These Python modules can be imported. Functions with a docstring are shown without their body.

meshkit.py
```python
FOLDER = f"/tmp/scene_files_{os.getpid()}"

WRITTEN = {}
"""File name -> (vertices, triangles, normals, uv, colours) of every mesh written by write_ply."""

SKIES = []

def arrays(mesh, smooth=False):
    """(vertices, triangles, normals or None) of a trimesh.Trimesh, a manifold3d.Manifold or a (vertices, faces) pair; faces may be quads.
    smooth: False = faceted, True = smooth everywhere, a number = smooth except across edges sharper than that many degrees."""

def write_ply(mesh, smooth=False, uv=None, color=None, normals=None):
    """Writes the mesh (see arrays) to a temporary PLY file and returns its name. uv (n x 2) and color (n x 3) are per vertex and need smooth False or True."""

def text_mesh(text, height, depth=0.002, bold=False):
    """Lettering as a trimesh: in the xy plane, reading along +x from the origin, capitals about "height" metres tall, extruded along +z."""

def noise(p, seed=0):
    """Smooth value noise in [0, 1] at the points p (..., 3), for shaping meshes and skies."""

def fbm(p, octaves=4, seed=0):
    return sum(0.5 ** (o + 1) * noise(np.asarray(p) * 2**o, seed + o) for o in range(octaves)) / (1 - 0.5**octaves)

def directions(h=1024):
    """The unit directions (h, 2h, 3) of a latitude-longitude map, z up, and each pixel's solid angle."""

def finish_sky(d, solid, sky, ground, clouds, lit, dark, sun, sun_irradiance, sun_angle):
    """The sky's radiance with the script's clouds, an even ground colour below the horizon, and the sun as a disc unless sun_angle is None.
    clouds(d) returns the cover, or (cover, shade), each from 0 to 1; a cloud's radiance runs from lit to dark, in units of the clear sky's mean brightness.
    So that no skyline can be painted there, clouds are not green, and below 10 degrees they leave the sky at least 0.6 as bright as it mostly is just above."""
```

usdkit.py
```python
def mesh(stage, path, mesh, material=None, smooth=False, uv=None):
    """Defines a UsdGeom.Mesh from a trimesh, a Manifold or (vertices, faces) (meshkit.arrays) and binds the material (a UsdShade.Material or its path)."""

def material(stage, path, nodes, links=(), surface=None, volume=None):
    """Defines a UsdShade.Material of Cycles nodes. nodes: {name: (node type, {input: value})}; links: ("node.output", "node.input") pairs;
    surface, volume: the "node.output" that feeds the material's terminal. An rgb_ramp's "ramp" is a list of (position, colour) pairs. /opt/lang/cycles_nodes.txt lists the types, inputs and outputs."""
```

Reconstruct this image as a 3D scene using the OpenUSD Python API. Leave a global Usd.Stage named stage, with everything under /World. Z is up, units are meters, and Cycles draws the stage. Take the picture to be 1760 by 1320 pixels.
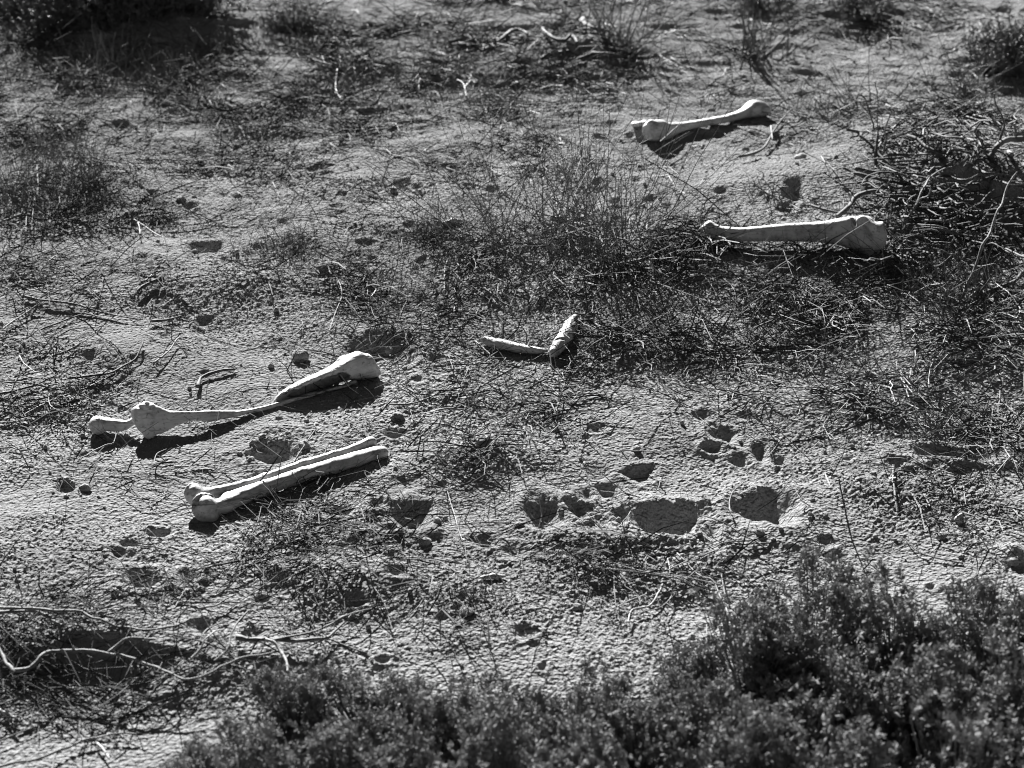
import math, random
import numpy as np
import trimesh, manifold3d
from scipy.interpolate import PchipInterpolator
from scipy.spatial import cKDTree
from pxr import Gf, Sdf, Usd, UsdGeom, UsdLux, UsdShade, Vt
import usdkit, meshkit

stage = Usd.Stage.CreateInMemory()
UsdGeom.SetStageUpAxis(stage, UsdGeom.Tokens.z)
UsdGeom.SetStageMetersPerUnit(stage, 1.0)
world = UsdGeom.Xform.Define(stage, "/World")
stage.SetDefaultPrim(world.GetPrim())
UsdGeom.Scope.Define(stage, "/World/Looks")

# ------------------------------------------------------------------ camera, sky, sun, exposure
EYE = np.array([0.0, 0.0, 1.6])
PITCH = math.radians(27.0)
FPX = 2971.0                                    # focal length in pixels of the 1760 wide photograph
EXPOSURE = 2.48
SUN_EL, SUN_AZ = math.radians(25.0), math.radians(-14.0)
SUN_I, SKY_S = 1.25, 0.05

cam = UsdGeom.Camera.Define(stage, "/World/camera")
cam.CreateHorizontalApertureAttr(43.8)
cam.CreateVerticalApertureAttr(32.85)
cam.CreateFocalLengthAttr(43.8 * FPX / 1760.0)
cam.CreateFStopAttr(6.3)
cam.CreateFocusDistanceAttr(3.36)
cam.CreateClippingRangeAttr(Gf.Vec2f(0.05, 2000))
cam.CreateExposureAttr(EXPOSURE)
FWD = np.array([0, math.cos(PITCH), -math.sin(PITCH)])
UPV = np.array([0, math.sin(PITCH), math.cos(PITCH)])
RGT = np.array([1.0, 0, 0])
cam.AddTranslateOp().Set(Gf.Vec3d(*EYE))
cam.AddRotateXYZOp().Set(Gf.Vec3f(90 - math.degrees(PITCH), 0, 0))

sun = UsdLux.DistantLight.Define(stage, "/World/sun")
sun.CreateIntensityAttr(SUN_I)
sun.CreateAngleAttr(0.5)
sun.CreateNormalizeAttr(True)
sun.CreateColorAttr(Gf.Vec3f(1.0, 1.0, 1.0))    # black and white photograph: the light is neutral
SUN_DIR = np.array([math.sin(SUN_AZ) * math.cos(SUN_EL), math.cos(SUN_AZ) * math.cos(SUN_EL), math.sin(SUN_EL)])
_z = Gf.Vec3d(*SUN_DIR)
sun.AddOrientOp().Set(Gf.Quatf(Gf.Rotation(Gf.Vec3d(0, 0, 1), _z).GetQuat()))

dome = UsdLux.DomeLight.Define(stage, "/World/sky")
skym = usdkit.material(stage, "/World/Looks/sky_material", {
    "sky": ("sky_texture", {"sky_type": "single_scattering", "sun_disc": False, "sun_elevation": SUN_EL, "sun_rotation": SUN_AZ, "altitude": 1500.0, "air_density": 0.3, "aerosol_density": 0.05}),
    "split": ("separate_color", {"color_type": "rgb"}),       # the film sees the sky through a red filter
    "bg": ("background_shader", {"strength": SKY_S}),
}, [("sky.color", "split.color"), ("split.r", "bg.color")], surface="bg.background")
UsdShade.MaterialBindingAPI.Apply(dome.GetPrim()).Bind(skym)
dome.GetPrim().SetCustomDataByKey("kind", "structure")
dome.GetPrim().SetCustomDataByKey("label", "clear daylight sky above the scrubland")


def ray(px, py):
    d = FWD + RGT * (px - 880.0) / FPX - UPV * (py - 660.0) / FPX
    return d / np.linalg.norm(d)


def at(px, py, h=0.0):
    """The point at height h that the photograph shows at a pixel."""
    d = ray(px, py)
    return EYE + d * ((h - EYE[2]) / d[2])


def at_v(px, py, h=0.0):
    px, py = np.asarray(px, float), np.asarray(py, float)
    d = FWD + RGT * ((px - 880.0) / FPX)[..., None] - UPV * ((py - 660.0) / FPX)[..., None]
    return EYE + d * ((h - EYE[2]) / d[..., 2])[..., None]


def to_px(p):
    q = np.asarray(p, float) - EYE
    f = q @ FWD
    return np.stack([880 + FPX * (q @ RGT) / f, 660 - FPX * (q @ UPV) / f], -1)


# ------------------------------------------------------------------ prims, names, labels
used = {}


def numbered(path):
    n = used.get(path, -1) + 1
    used[path] = n
    return path if n == 0 else f"{path}_{n:03d}"


def tag(prim, label=None, cat=None, group=None, kind=None):
    p = prim.GetPrim() if hasattr(prim, "GetPrim") else prim
    for k, v in (("label", label), ("category", cat), ("group", group), ("kind", kind)):
        if v:
            p.SetCustomDataByKey(k, v)
    return p


def thing(name, loc=(0, 0, 0), rotz=0.0, scale=None):
    x = UsdGeom.Xform.Define(stage, numbered(f"/World/{name}"))
    x.AddTranslateOp().Set(Gf.Vec3d(*map(float, loc)))
    x.AddRotateZOp().Set(float(rotz))
    if scale is not None:
        x.AddScaleOp().Set(Gf.Vec3f(*map(float, scale)))
    return x


def put(name, v, f, m, parent=None, normals=None, smooth=False):
    base = str(parent.GetPath()) if parent is not None else "/World"
    path = numbered(f"{base}/{name}")
    f = np.asarray(f, np.int32)
    g = UsdGeom.Mesh.Define(stage, path)
    g.CreatePointsAttr(Vt.Vec3fArray.FromNumpy(np.ascontiguousarray(v, np.float32)))
    g.CreateFaceVertexCountsAttr(Vt.IntArray.FromNumpy(np.full(len(f), f.shape[1], np.int32)))
    g.CreateFaceVertexIndicesAttr(Vt.IntArray.FromNumpy(f.ravel()))
    g.CreateSubdivisionSchemeAttr("none")
    if smooth and normals is None:
        normals = vertex_normals(np.asarray(v, float), f)
    if normals is not None:
        g.CreateNormalsAttr(Vt.Vec3fArray.FromNumpy(np.ascontiguousarray(normals, np.float32)))
        g.SetNormalsInterpolation("vertex")
    UsdShade.MaterialBindingAPI.Apply(g.GetPrim()).Bind(m)
    return g


def vertex_normals(v, f):
    n = np.zeros_like(v)
    a = v[f[:, 1]] - v[f[:, 0]]
    b = v[f[:, 2]] - v[f[:, 0]]
    fn = np.cross(a, b)
    for k in range(f.shape[1]):
        for c in range(3):
            n[:, c] += np.bincount(f[:, k], fn[:, c], len(v))
    return n / np.maximum(np.linalg.norm(n, axis=1, keepdims=True), 1e-12)


# ------------------------------------------------------------------ noise
_pr = np.random.default_rng(7)
_perm = _pr.permutation(4096).astype(np.int64)
_gx, _gy = (lambda a: (np.cos(a), np.sin(a)))(_pr.random(4096) * 2 * np.pi)


def perlin(x, y, seed=0):
    """Gradient noise about -0.7 .. 0.7."""
    x = np.asarray(x, float) + seed * 17.13
    y = np.asarray(y, float) + seed * 31.71
    i, j = np.floor(x).astype(np.int64), np.floor(y).astype(np.int64)
    fx, fy = x - i, y - j
    u, w = fx * fx * fx * (fx * (fx * 6 - 15) + 10), fy * fy * fy * (fy * (fy * 6 - 15) + 10)

    def g(a, b):
        h = _perm[(_perm[(i + a) & 4095] + j + b) & 4095]
        return _gx[h] * (fx - a) + _gy[h] * (fy - b)

    return (g(0, 0) * (1 - u) + g(1, 0) * u) * (1 - w) + (g(0, 1) * (1 - u) + g(1, 1) * u) * w


def sstep(a, b, x):
    t = np.clip((x - a) / (b - a), 0, 1)
    return t * t * (3 - 2 * t)


# ------------------------------------------------------------------ materials (all grey: the picture is black and white)
def grey(v):
    return (v, v, v)


def matte(name, lo, hi, scale=20.0, rough=0.85, bump=0.3, bump_scale=200.0, bump_dist=0.002, detail=4.0, island=False, trans=0.0, space="position", stretch=None, spec=0.3, mid=None):
    nodes = {
        "geo": ("geometry", {}),
        "co": ("texture_coordinate", {}),
        "n": ("noise_texture", {"scale": scale, "detail": detail, "roughness": 0.6}),
        "r": ("rgb_ramp", {"ramp": [(0.3, grey(lo)), (0.7, grey(hi))] if mid is None else [(0.22, grey(lo)), (0.58, grey(mid)), (0.82, grey(hi))]}),
        "bn": ("noise_texture", {"scale": bump_scale, "detail": 3.0, "roughness": 0.6}),
        "b": ("bump", {"strength": bump, "distance": bump_dist}),
        "p": ("principled_bsdf", {"roughness": rough, "specular_ior_level": spec}),
    }
    src = "geo.position" if space == "position" else "co.object"
    links = [("bn.fac", "b.height"), ("b.normal", "p.normal")]
    if stretch:
        nodes["map"] = ("mapping", {"scale": stretch})
        links += [(src, "map.vector")]
        src = "map.vector"
    links += [(src, "n.vector"), (src, "bn.vector")]
    if island:
        nodes["w"] = ("mix_float", {"fac": 0.65})
        links += [("n.fac", "w.a"), ("geo.random_per_island", "w.b"), ("w.result", "r.fac")]
    else:
        links += [("n.fac", "r.fac")]
    links += [("r.color", "p.base_color")]
    surf = "p.BSDF"
    if trans:
        nodes["t"] = ("translucent_bsdf", {})
        nodes["mx"] = ("mix_closure", {"fac": trans})
        links += [("r.color", "t.color"), ("p.BSDF", "mx.closure1"), ("t.BSDF", "mx.closure2")]
        surf = "mx.closure"
    return usdkit.material(stage, f"/World/Looks/{name}", nodes, links, surface=surf)


M = {}
M["bone"] = usdkit.material(stage, "/World/Looks/weathered_bone", {
    "co": ("texture_coordinate", {}),
    "big": ("noise_texture", {"scale": 16.0, "detail": 5.0, "roughness": 0.62}),
    "rb": ("rgb_ramp", {"ramp": [(0.28, grey(0.21)), (0.45, grey(0.335)), (0.7, grey(0.43))]}),
    "st": ("mapping", {"scale": (9.0, 190.0, 190.0)}),
    "fib": ("noise_texture", {"scale": 1.0, "detail": 4.0, "roughness": 0.6, "distortion": 0.3}),
    "rf": ("rgb_ramp", {"ramp": [(0.30, grey(0.62)), (0.42, grey(0.97)), (0.8, grey(1.0))]}),
    "mul": ("mix_color", {"blend_type": "multiply", "fac": 0.8}),
    "sp": ("noise_texture", {"scale": 130.0, "detail": 2.0}),
    "rs": ("rgb_ramp", {"ramp": [(0.29, grey(0.30)), (0.40, grey(1.0))]}),
    "mul2": ("mix_color", {"blend_type": "multiply", "fac": 0.7}),
    "st2": ("mapping", {"scale": (5.0, 75.0, 75.0)}),
    "ck": ("noise_texture", {"scale": 1.0, "detail": 2.0, "roughness": 0.5, "distortion": 0.6}),
    "rc": ("rgb_ramp", {"ramp": [(0.0, grey(1.0)), (0.488, grey(1.0)), (0.500, grey(0.25)), (0.512, grey(1.0)), (1.0, grey(1.0))]}),
    "mul3": ("mix_color", {"blend_type": "multiply", "fac": 0.75}),
    "stain": ("noise_texture", {"scale": 28.0, "detail": 6.0, "roughness": 0.7}),
    "rst": ("rgb_ramp", {"ramp": [(0.34, grey(0.40)), (0.50, grey(0.92)), (0.75, grey(1.08))]}),
    "mul4": ("mix_color", {"blend_type": "multiply", "fac": 0.8}),
    "add": ("math", {"math_type": "multiply_add", "value2": 0.5}),
    "b": ("bump", {"strength": 0.5, "distance": 0.0015}),
    "p": ("principled_bsdf", {"roughness": 0.62, "specular_ior_level": 0.35}),
}, [("co.object", "big.vector"), ("co.object", "st.vector"), ("st.vector", "fib.vector"), ("co.object", "sp.vector"), ("big.fac", "rb.fac"), ("fib.fac", "rf.fac"),
    ("rb.color", "mul.a"), ("rf.color", "mul.b"), ("sp.fac", "rs.fac"), ("mul.result", "mul2.a"), ("rs.color", "mul2.b"), ("mul2.result", "mul3.a"), ("co.object", "st2.vector"), ("st2.vector", "ck.vector"), ("ck.fac", "rc.fac"), ("rc.color", "mul3.b"), ("co.object", "stain.vector"), ("stain.fac", "rst.fac"), ("mul3.result", "mul4.a"), ("rst.color", "mul4.b"), ("mul4.result", "p.base_color"),
    ("fib.fac", "add.value1"), ("sp.fac", "add.value3"), ("add.value", "b.height"), ("b.normal", "p.normal")], surface="p.BSDF")

M["sand"] = usdkit.material(stage, "/World/Looks/crusted_sand", {
    "geo": ("geometry", {}),
    "n1": ("noise_texture", {"scale": 2.2, "detail": 6.0, "roughness": 0.6}),
    "r1": ("rgb_ramp", {"ramp": [(0.3, grey(0.155)), (0.7, grey(0.235))]}),
    "n2": ("noise_texture", {"scale": 420.0, "detail": 2.0, "roughness": 0.7}),
    "r2": ("rgb_ramp", {"ramp": [(0.25, grey(0.55)), (0.5, grey(1.0)), (0.8, grey(1.25))]}),
    "mul": ("mix_color", {"blend_type": "multiply", "fac": 1.0}),
    "n3": ("noise_texture", {"scale": 120.0, "detail": 1.0, "roughness": 0.6}),
    "b": ("bump", {"strength": 1.0, "distance": 0.009}),
    "p": ("diffuse_bsdf", {"roughness": 0.4}),
}, [("geo.position", "n1.vector"), ("geo.position", "n2.vector"), ("geo.position", "n3.vector"), ("n1.fac", "r1.fac"), ("n2.fac", "r2.fac"), ("r1.color", "mul.a"), ("r2.color", "mul.b"),
    ("mul.result", "p.color"), ("n3.fac", "b.height"), ("b.normal", "p.normal")], surface="p.BSDF")
M["clod"] = matte("sand_clod_material", 0.13, 0.20, 60, bump=1.0, bump_scale=160, bump_dist=0.004, rough=0.95, spec=0.1)
M["stone"] = matte("stone_material", 0.12, 0.25, 60, bump=0.5, bump_scale=150, bump_dist=0.003)
M["straw"] = matte("dry_straw_material", 0.018, 0.26, 30, island=True, bump=0.0, rough=0.7, mid=0.06)
M["dark_twig"] = matte("dark_twig_material", 0.02, 0.075, 60, bump=0.3, bump_scale=300, rough=0.8)
M["grey_twig"] = matte("grey_dead_wood", 0.04, 0.125, 50, bump=0.6, bump_scale=220, bump_dist=0.002, rough=0.75)
M["pale_twig"] = matte("bleached_wood", 0.13, 0.28, 50, bump=0.4, bump_scale=220, rough=0.7)
M["stem"] = matte("shrub_stem_material", 0.05, 0.13, 60, bump=0.3, bump_scale=300)
M["leaf"] = matte("succulent_leaf_material", 0.24, 0.66, 12, island=True, bump=0.0, rough=0.85, trans=0.45, spec=0.08)
M["dark_leaf"] = matte("dark_leaf_material", 0.13, 0.32, 12, island=True, bump=0.0, rough=0.6, trans=0.35)
M["grass"] = matte("dry_grass_material", 0.07, 0.26, 12, island=True, bump=0.0, rough=0.7, trans=0.15)
M["bush"] = matte("dry_bush_stem", 0.04, 0.13, 30, bump=0.3, bump_scale=300, rough=0.8)

# ------------------------------------------------------------------ the ground's shape
def ell(px, py, rx, ry):
    """A pixel ellipse of the photograph as a ground ellipse (x, y, radius x, radius y)."""
    c, e, n = at(px, py), at(px + rx, py), at(px, py - ry)
    s = at(px, py + ry)
    return c[0], c[1], e[0] - c[0], (n[1] - s[1]) / 2


# pits and tracks: pixel centre, radii, depth (m), rim height (m)
PITS = [(1325, 880, 54, 33, .055, .014), (1143, 903, 50, 29, .06, .018), (935, 890, 36, 28, .05, .010), (991, 879, 21, 15, .026, .006), (1008, 855, 13, 10, .018, .004),
        (1044, 847, 22, 10, .016, .004), (708, 894, 36, 30, .05, .012), (1246, 756, 26, 12, .018, .005), (1224, 744, 10, 6, .012, .003), (1308, 786, 18, 16, .022, .006),
        (1275, 797, 20, 9, .012, .004), (1336, 800, 15, 9, .012, .004), (114, 842, 22, 11, .022, .004), (245, 1010, 38, 20, .04, .010), (322, 1000, 22, 16, .02, .005), (985, 1040, 10, 7, .03, .002),
        (795, 1046, 10, 8, .025, .002), (694, 328, 17, 6, .03, .005), (356, 432, 34, 12, .03, .008), (232, 373, 16, 6, .02, .004), (266, 378, 16, 6, .02, .004),
        (326, 348, 14, 6, .02, .004), (262, 338, 12, 5, .015, .003), (408, 335, 12, 5, .015, .003), (646, 596, 44, 24, .06, .010), (690, 618, 24, 14, .03, .005), (472, 772, 44, 18, .022, .010), (270, 920, 26, 8, .016, .004),
        (204, 962, 16, 8, .012, .003), (1365, 366, 22, 12, .02, .006), (1350, 385, 20, 8, .016, .004), (560, 472, 22, 10, .016, .004), (1282, 145, 12, 4, .014, .003), (60, 1162, 26, 16, .03, .003), (207, 1137, 10, 8, .03, .002),
        (1070, 890, 20, 14, .014, .004), (1100, 820, 30, 12, .010, .006), (585, 885, 26, 10, .012, .006), (650, 886, 18, 10, .01, .01), (1225, 930, 18, 22, .02, .006), (545, 300, 24, 9, .02, .006), (835, 940, 26, 10, .012, .004),
        (1000, 128, 28, 8, .03, .006), (640, 205, 26, 6, .02, .004), (480, 1010, 24, 8, .012, .004), (1480, 690, 30, 10, .014, .004), (1640, 790, 70, 16, .03, .012)]
_r = np.random.default_rng(11)
for _k in range(230):                                    # small hoof marks and dents everywhere, most of them on the trodden ground farther off
    _px, _py = _r.uniform(-60, 1820), _r.uniform(10, 480) if _k < 130 else _r.uniform(300, 1180)
    _s = _r.uniform(9, 26) * (0.5 + 0.5 * _py / 900)
    PITS.append((_px, _py, _s, _s * (0.26 + 0.25 * _py / 1000), _r.uniform(.003, .010), _r.uniform(.001, .006)))
PITS_G = [(*ell(*p[:4]), p[4], p[5]) for p in PITS]

# low hummocks: pixel centre, radii, height
HUMPS = [(1340, 414, 130, 12, .014), (1650, 300, 200, 70, .075), (1600, 240, 140, 40, .03), (970, 450, 220, 60, .035), (250, 50, 220, 50, .07), (650, 890, 40, 26, .018), (1020, 940, 90, 24, .018), (1190, 960, 90, 40, .014),
         (480, 735, 60, 16, .018), (500, 415, 60, 20, .025), (700, 140, 260, 60, .03), (1000, 110, 110, 30, .05), (300, 480, 200, 50, .03), (1350, 330, 110, 40, .03), (1680, 610, 160, 60, .03),
         (1570, 700, 160, 40, .02), (1480, 860, 130, 60, .012), (560, 1000, 160, 40, .015), (150, 320, 150, 40, .03), (1740, 965, 22, 14, .02), (1100, 760, 160, 40, .012), (850, 780, 120, 40, .02),
         (1300, 20, 120, 24, .04), (1480, 40, 160, 26, .03), (1720, 90, 80, 26, .05), (1390, 90, 60, 14, .015), (1300, 270, 120, 40, -.02), (60, 900, 120, 60, .015)]
HUMPS_G = [(*ell(*p[:4]), p[4]) for p in HUMPS]

# the bank at the lower left: its brow as pixels, the ground drops below it
BROW = np.array([(-140, 1098), (-60, 1118), (0, 1134), (40, 1150), (75, 1146), (130, 1118), (190, 1116), (250, 1128), (300, 1140), (340, 1152), (400, 1168), (460, 1186)], float)
_bg = at_v(BROW[:, 0], BROW[:, 1])
BROW_Y = PchipInterpolator(_bg[:, 0], _bg[:, 1])
BROW_X0, BROW_X1 = _bg[0, 0], _bg[-1, 0]
# the undercut near side of the hummock under the dead shrub on the right
SCARP = np.array([(1520, 368), (1560, 358), (1600, 352), (1660, 352), (1720, 362), (1780, 380), (1860, 400)], float)
_sg = at_v(SCARP[:, 0], SCARP[:, 1])
SCARP_Y = PchipInterpolator(_sg[:, 0], _sg[:, 1])
SCARP_X0, SCARP_X1 = _sg[0, 0], _sg[-1, 0]


def macro(x, y):
    x, y = np.asarray(x, float), np.asarray(y, float)
    z = 0.05 * perlin(x * 0.55, y * 0.55, 1) + 0.03 * perlin(x * 1.4, y * 1.4, 2) + 0.018 * perlin(x * 3.6, y * 4.4, 3) + (0.008 + 0.008 * sstep(3.6, 5.5, y)) * perlin(x * 6, y * 10, 4) + 0.007 * sstep(3.4, 5.5, y) * (1 - 2.5 * np.abs(perlin(x * 9 + 3, y * 16, 12)))
    z -= 0.05 * perlin(np.zeros(1), np.zeros(1) + 1.6, 1)[0]
    for cx, cy, rx, ry, h in HUMPS_G:
        q = ((x - cx) / rx) ** 2 + ((y - cy) / ry) ** 2
        m = q < 6
        if m.any():
            z[m] += h * np.exp(-q[m] * 1.1)
    # bank lower left
    xb = np.clip(x, BROW_X0, BROW_X1)
    d = BROW_Y(xb) - y + 0.012 * perlin(x * 22, y * 5, 9)
    side = 1 - sstep(BROW_X1 - 0.22, BROW_X1, x)
    side *= sstep(BROW_X0 - 0.6, BROW_X0, x)
    z -= 0.021 * side * sstep(-0.012, 0.08, d + 0.07 * perlin(x * 11, y * 11, 14) + 0.03 * perlin(x * 30, y * 30, 15)) * (1 - sstep(0.14, 0.50, d))
    z += 0.012 * side * np.exp(-(np.minimum(d, 0) / 0.10) ** 2) * (d < 0)
    # scarp under the dead shrub
    xs = np.clip(x, SCARP_X0, SCARP_X1)
    d = SCARP_Y(xs) - y + 0.02 * perlin(x * 13, y * 4, 19)
    side = sstep(SCARP_X0 - 0.02, SCARP_X0 + 0.16, x) * (1 - sstep(SCARP_X1, SCARP_X1 + 0.5, x))
    z += 0.018 * side * (1 - sstep(-0.02, 0.05, d + 0.03 * perlin(x * 25, y * 25, 16))) * np.exp(-(np.minimum(d, 0) / 0.5) ** 2)
    z -= 0.026 * side * sstep(0.0, 0.06, d + 0.03 * perlin(x * 25, y * 25, 16)) * (1 - sstep(0.20, 0.7, d))
    return z


def pits(x, y):
    z = np.zeros_like(x)
    soft = np.ones_like(x)
    for k, (cx, cy, rx, ry, dep, rim) in enumerate(PITS_G):
        m = (np.abs(x - cx) < 2.4 * rx) & (np.abs(y - cy) < 2.4 * ry)
        if not m.any():
            continue
        X, Y = x[m], y[m]
        q = np.sqrt(((X - cx) / rx) ** 2 + ((Y - cy) / ry) ** 2)
        an = np.arctan2((Y - cy) / ry, (X - cx) / rx)
        q = q * (1 + 0.42 * perlin(np.cos(an) * 1.1 + k * 3.7, np.sin(an) * 1.1, 5) + 0.14 * perlin(X * 24, Y * 24, 6) + 0.06 * perlin(X * 60, Y * 60, 7))
        de = min(dep, (0.85 if k == 24 else 0.62) * min(rx, ry))
        z[m] += -de * (1 - sstep(0.0, 1.12, q)) * 1.05 + 0.8 * rim * np.exp(-((q - 1.35) / 0.42) ** 2) * (0.55 + 1.0 * np.clip(perlin(X * 18 + k, Y * 18, 8) + .2, 0, 1))
        soft[m] = np.minimum(soft[m], 0.22 + 0.78 * sstep(0.80, 1.45, q))
    return z, soft


def crust(x, y):
    """The pocked, crusted skin of the sand; a few millimetres."""
    wx = x + 0.007 * perlin(x * 55, y * 55, 21)
    wy = y + 0.005 * perlin(x * 55, y * 55, 22)
    patch = sstep(-0.30, 0.30, perlin(x * 2.6, y * 3.4, 23) + 0.6 * perlin(x * 8, y * 10, 24))
    a = perlin(wx * 30, wy * 38, 25)
    b = 1 - 2.2 * np.abs(perlin(wx * 56, wy * 72, 26))
    c = perlin(wx * 100, wy * 140, 27)
    e = perlin(wx * 180, wy * 240, 28)
    return 0.0014 * a + 0.0010 * patch * b + (0.0008 + 0.0021 * patch) * c + (0.0018 + 0.0026 * patch) * e


def height(x, y, fine=True):
    x, y = np.asarray(x, float), np.asarray(y, float)
    shape = x.shape
    x, y = x.ravel(), y.ravel()
    dz, soft = pits(x, y)
    z = macro(x, y) + dz
    if fine:
        z = z + crust(x, y) * soft * (1 - 0.45 * sstep(3.8, 6.0, y))
    return z.reshape(shape)


def gz(x, y):
    return float(height(np.array([x]), np.array([y]), False)[0])


def on_ground(px, py, lift=0.0):
    """The ground point that shows at a pixel, found on the real surface."""
    p = at(px, py)
    for _ in range(6):
        p = at(px, py, gz(p[0], p[1]) + lift)
    return p


def on_ground_v(px, py, lift=0.0):
    px, py = np.asarray(px, float), np.asarray(py, float)
    p = at_v(px, py, np.zeros_like(px))
    for _ in range(5):
        p = at_v(px, py, height(p[:, 0], p[:, 1], False) + lift)
    return p


def make_ground():
    nu, nv = 840, 1060
    u = np.linspace(-1, 1, nu)
    out = np.geomspace(1.08, 400, 26)
    u = np.concatenate([-out[::-1], u, out])
    ys = 1.72 * (7.4 / 1.72) ** np.linspace(0, 1, nv)
    ys = np.concatenate([np.linspace(-40, 1.0, 24), np.linspace(1.2, 1.7, 10), ys, 7.4 + np.geomspace(0.03, 600, 46)])
    half = 0.36 * np.sqrt(np.maximum(ys, 0) ** 2 + 2.56)
    U, Y = np.meshgrid(u, ys)
    X = U * np.minimum(half, 3.2)[:, None]
    Z = height(X, Y)
    far = np.maximum(np.abs(X) - 3, 0) + np.maximum(Y - 9, 0)
    Z *= 1 / (1 + 0.02 * far)
    R, C = X.shape
    v = np.stack([X, Y, Z], -1)
    du = np.gradient(v, axis=1)
    dv = np.gradient(v, axis=0)
    n = np.cross(du, dv)
    n /= np.linalg.norm(n, axis=-1, keepdims=True)
    i = np.arange(R * C).reshape(R, C)
    f = np.stack([i[:-1, :-1], i[:-1, 1:], i[1:, 1:], i[1:, :-1]], -1).reshape(-1, 4)
    g = put("ground", v.reshape(-1, 3), f, M["sand"], normals=n.reshape(-1, 3))
    tag(g, "pale crusted sand with hoof prints and dents", kind="structure")


make_ground()

# ------------------------------------------------------------------ bones
def seg_rod(X, V, W, a, b, ra, rb):
    """Signed distance (positive inside) of a round cone."""
    a, b = np.asarray(a, float), np.asarray(b, float)
    ab = b - a
    t = np.clip(((X - a[0]) * ab[0] + (V - a[1]) * ab[1] + (W - a[2]) * ab[2]) / max(ab @ ab, 1e-12), 0, 1)
    d = np.sqrt((X - a[0] - t * ab[0]) ** 2 + (V - a[1] - t * ab[1]) ** 2 + (W - a[2] - t * ab[2]) ** 2)
    return ra + (rb - ra) * t - d


def ellipsoid(X, V, W, c, r, ang=0.0):
    """Ellipsoid of radii r, turned by ang in the (X, V) plane; ang2 turns nothing."""
    ca, sa = math.cos(ang), math.sin(ang)
    x, v, w = X - c[0], V - c[1], W - c[2]
    x, v = ca * x + sa * v, -sa * x + ca * v
    q = np.sqrt((x / r[0]) ** 2 + (v / r[1]) ** 2 + (w / r[2]) ** 2)
    return (1 - q) * min(r)


def smax(a, b, k):
    h = np.clip(0.5 + 0.5 * (a - b) / k, 0, 1)
    return b * (1 - h) + a * h + k * h * (1 - h)


def smin(a, b, k):
    return -smax(-a, -b, k)


def slot(F, X, V, pts, r):
    """A groove of radius r pixels cut straight through along a polyline (positive inside)."""
    q = [F.loc(*p)[:2] for p in pts]
    best = None
    for a, c in zip(q[:-1], q[1:]):
        e = c - a
        t = np.clip(((X - a[0]) * e[0] + (V - a[1]) * e[1]) / (e @ e), 0, 1)
        d = r * F.scale - np.hypot(X - a[0] - t * e[0], V - a[1] - t * e[1])
        best = d if best is None else np.maximum(best, d)
    return best


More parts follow.
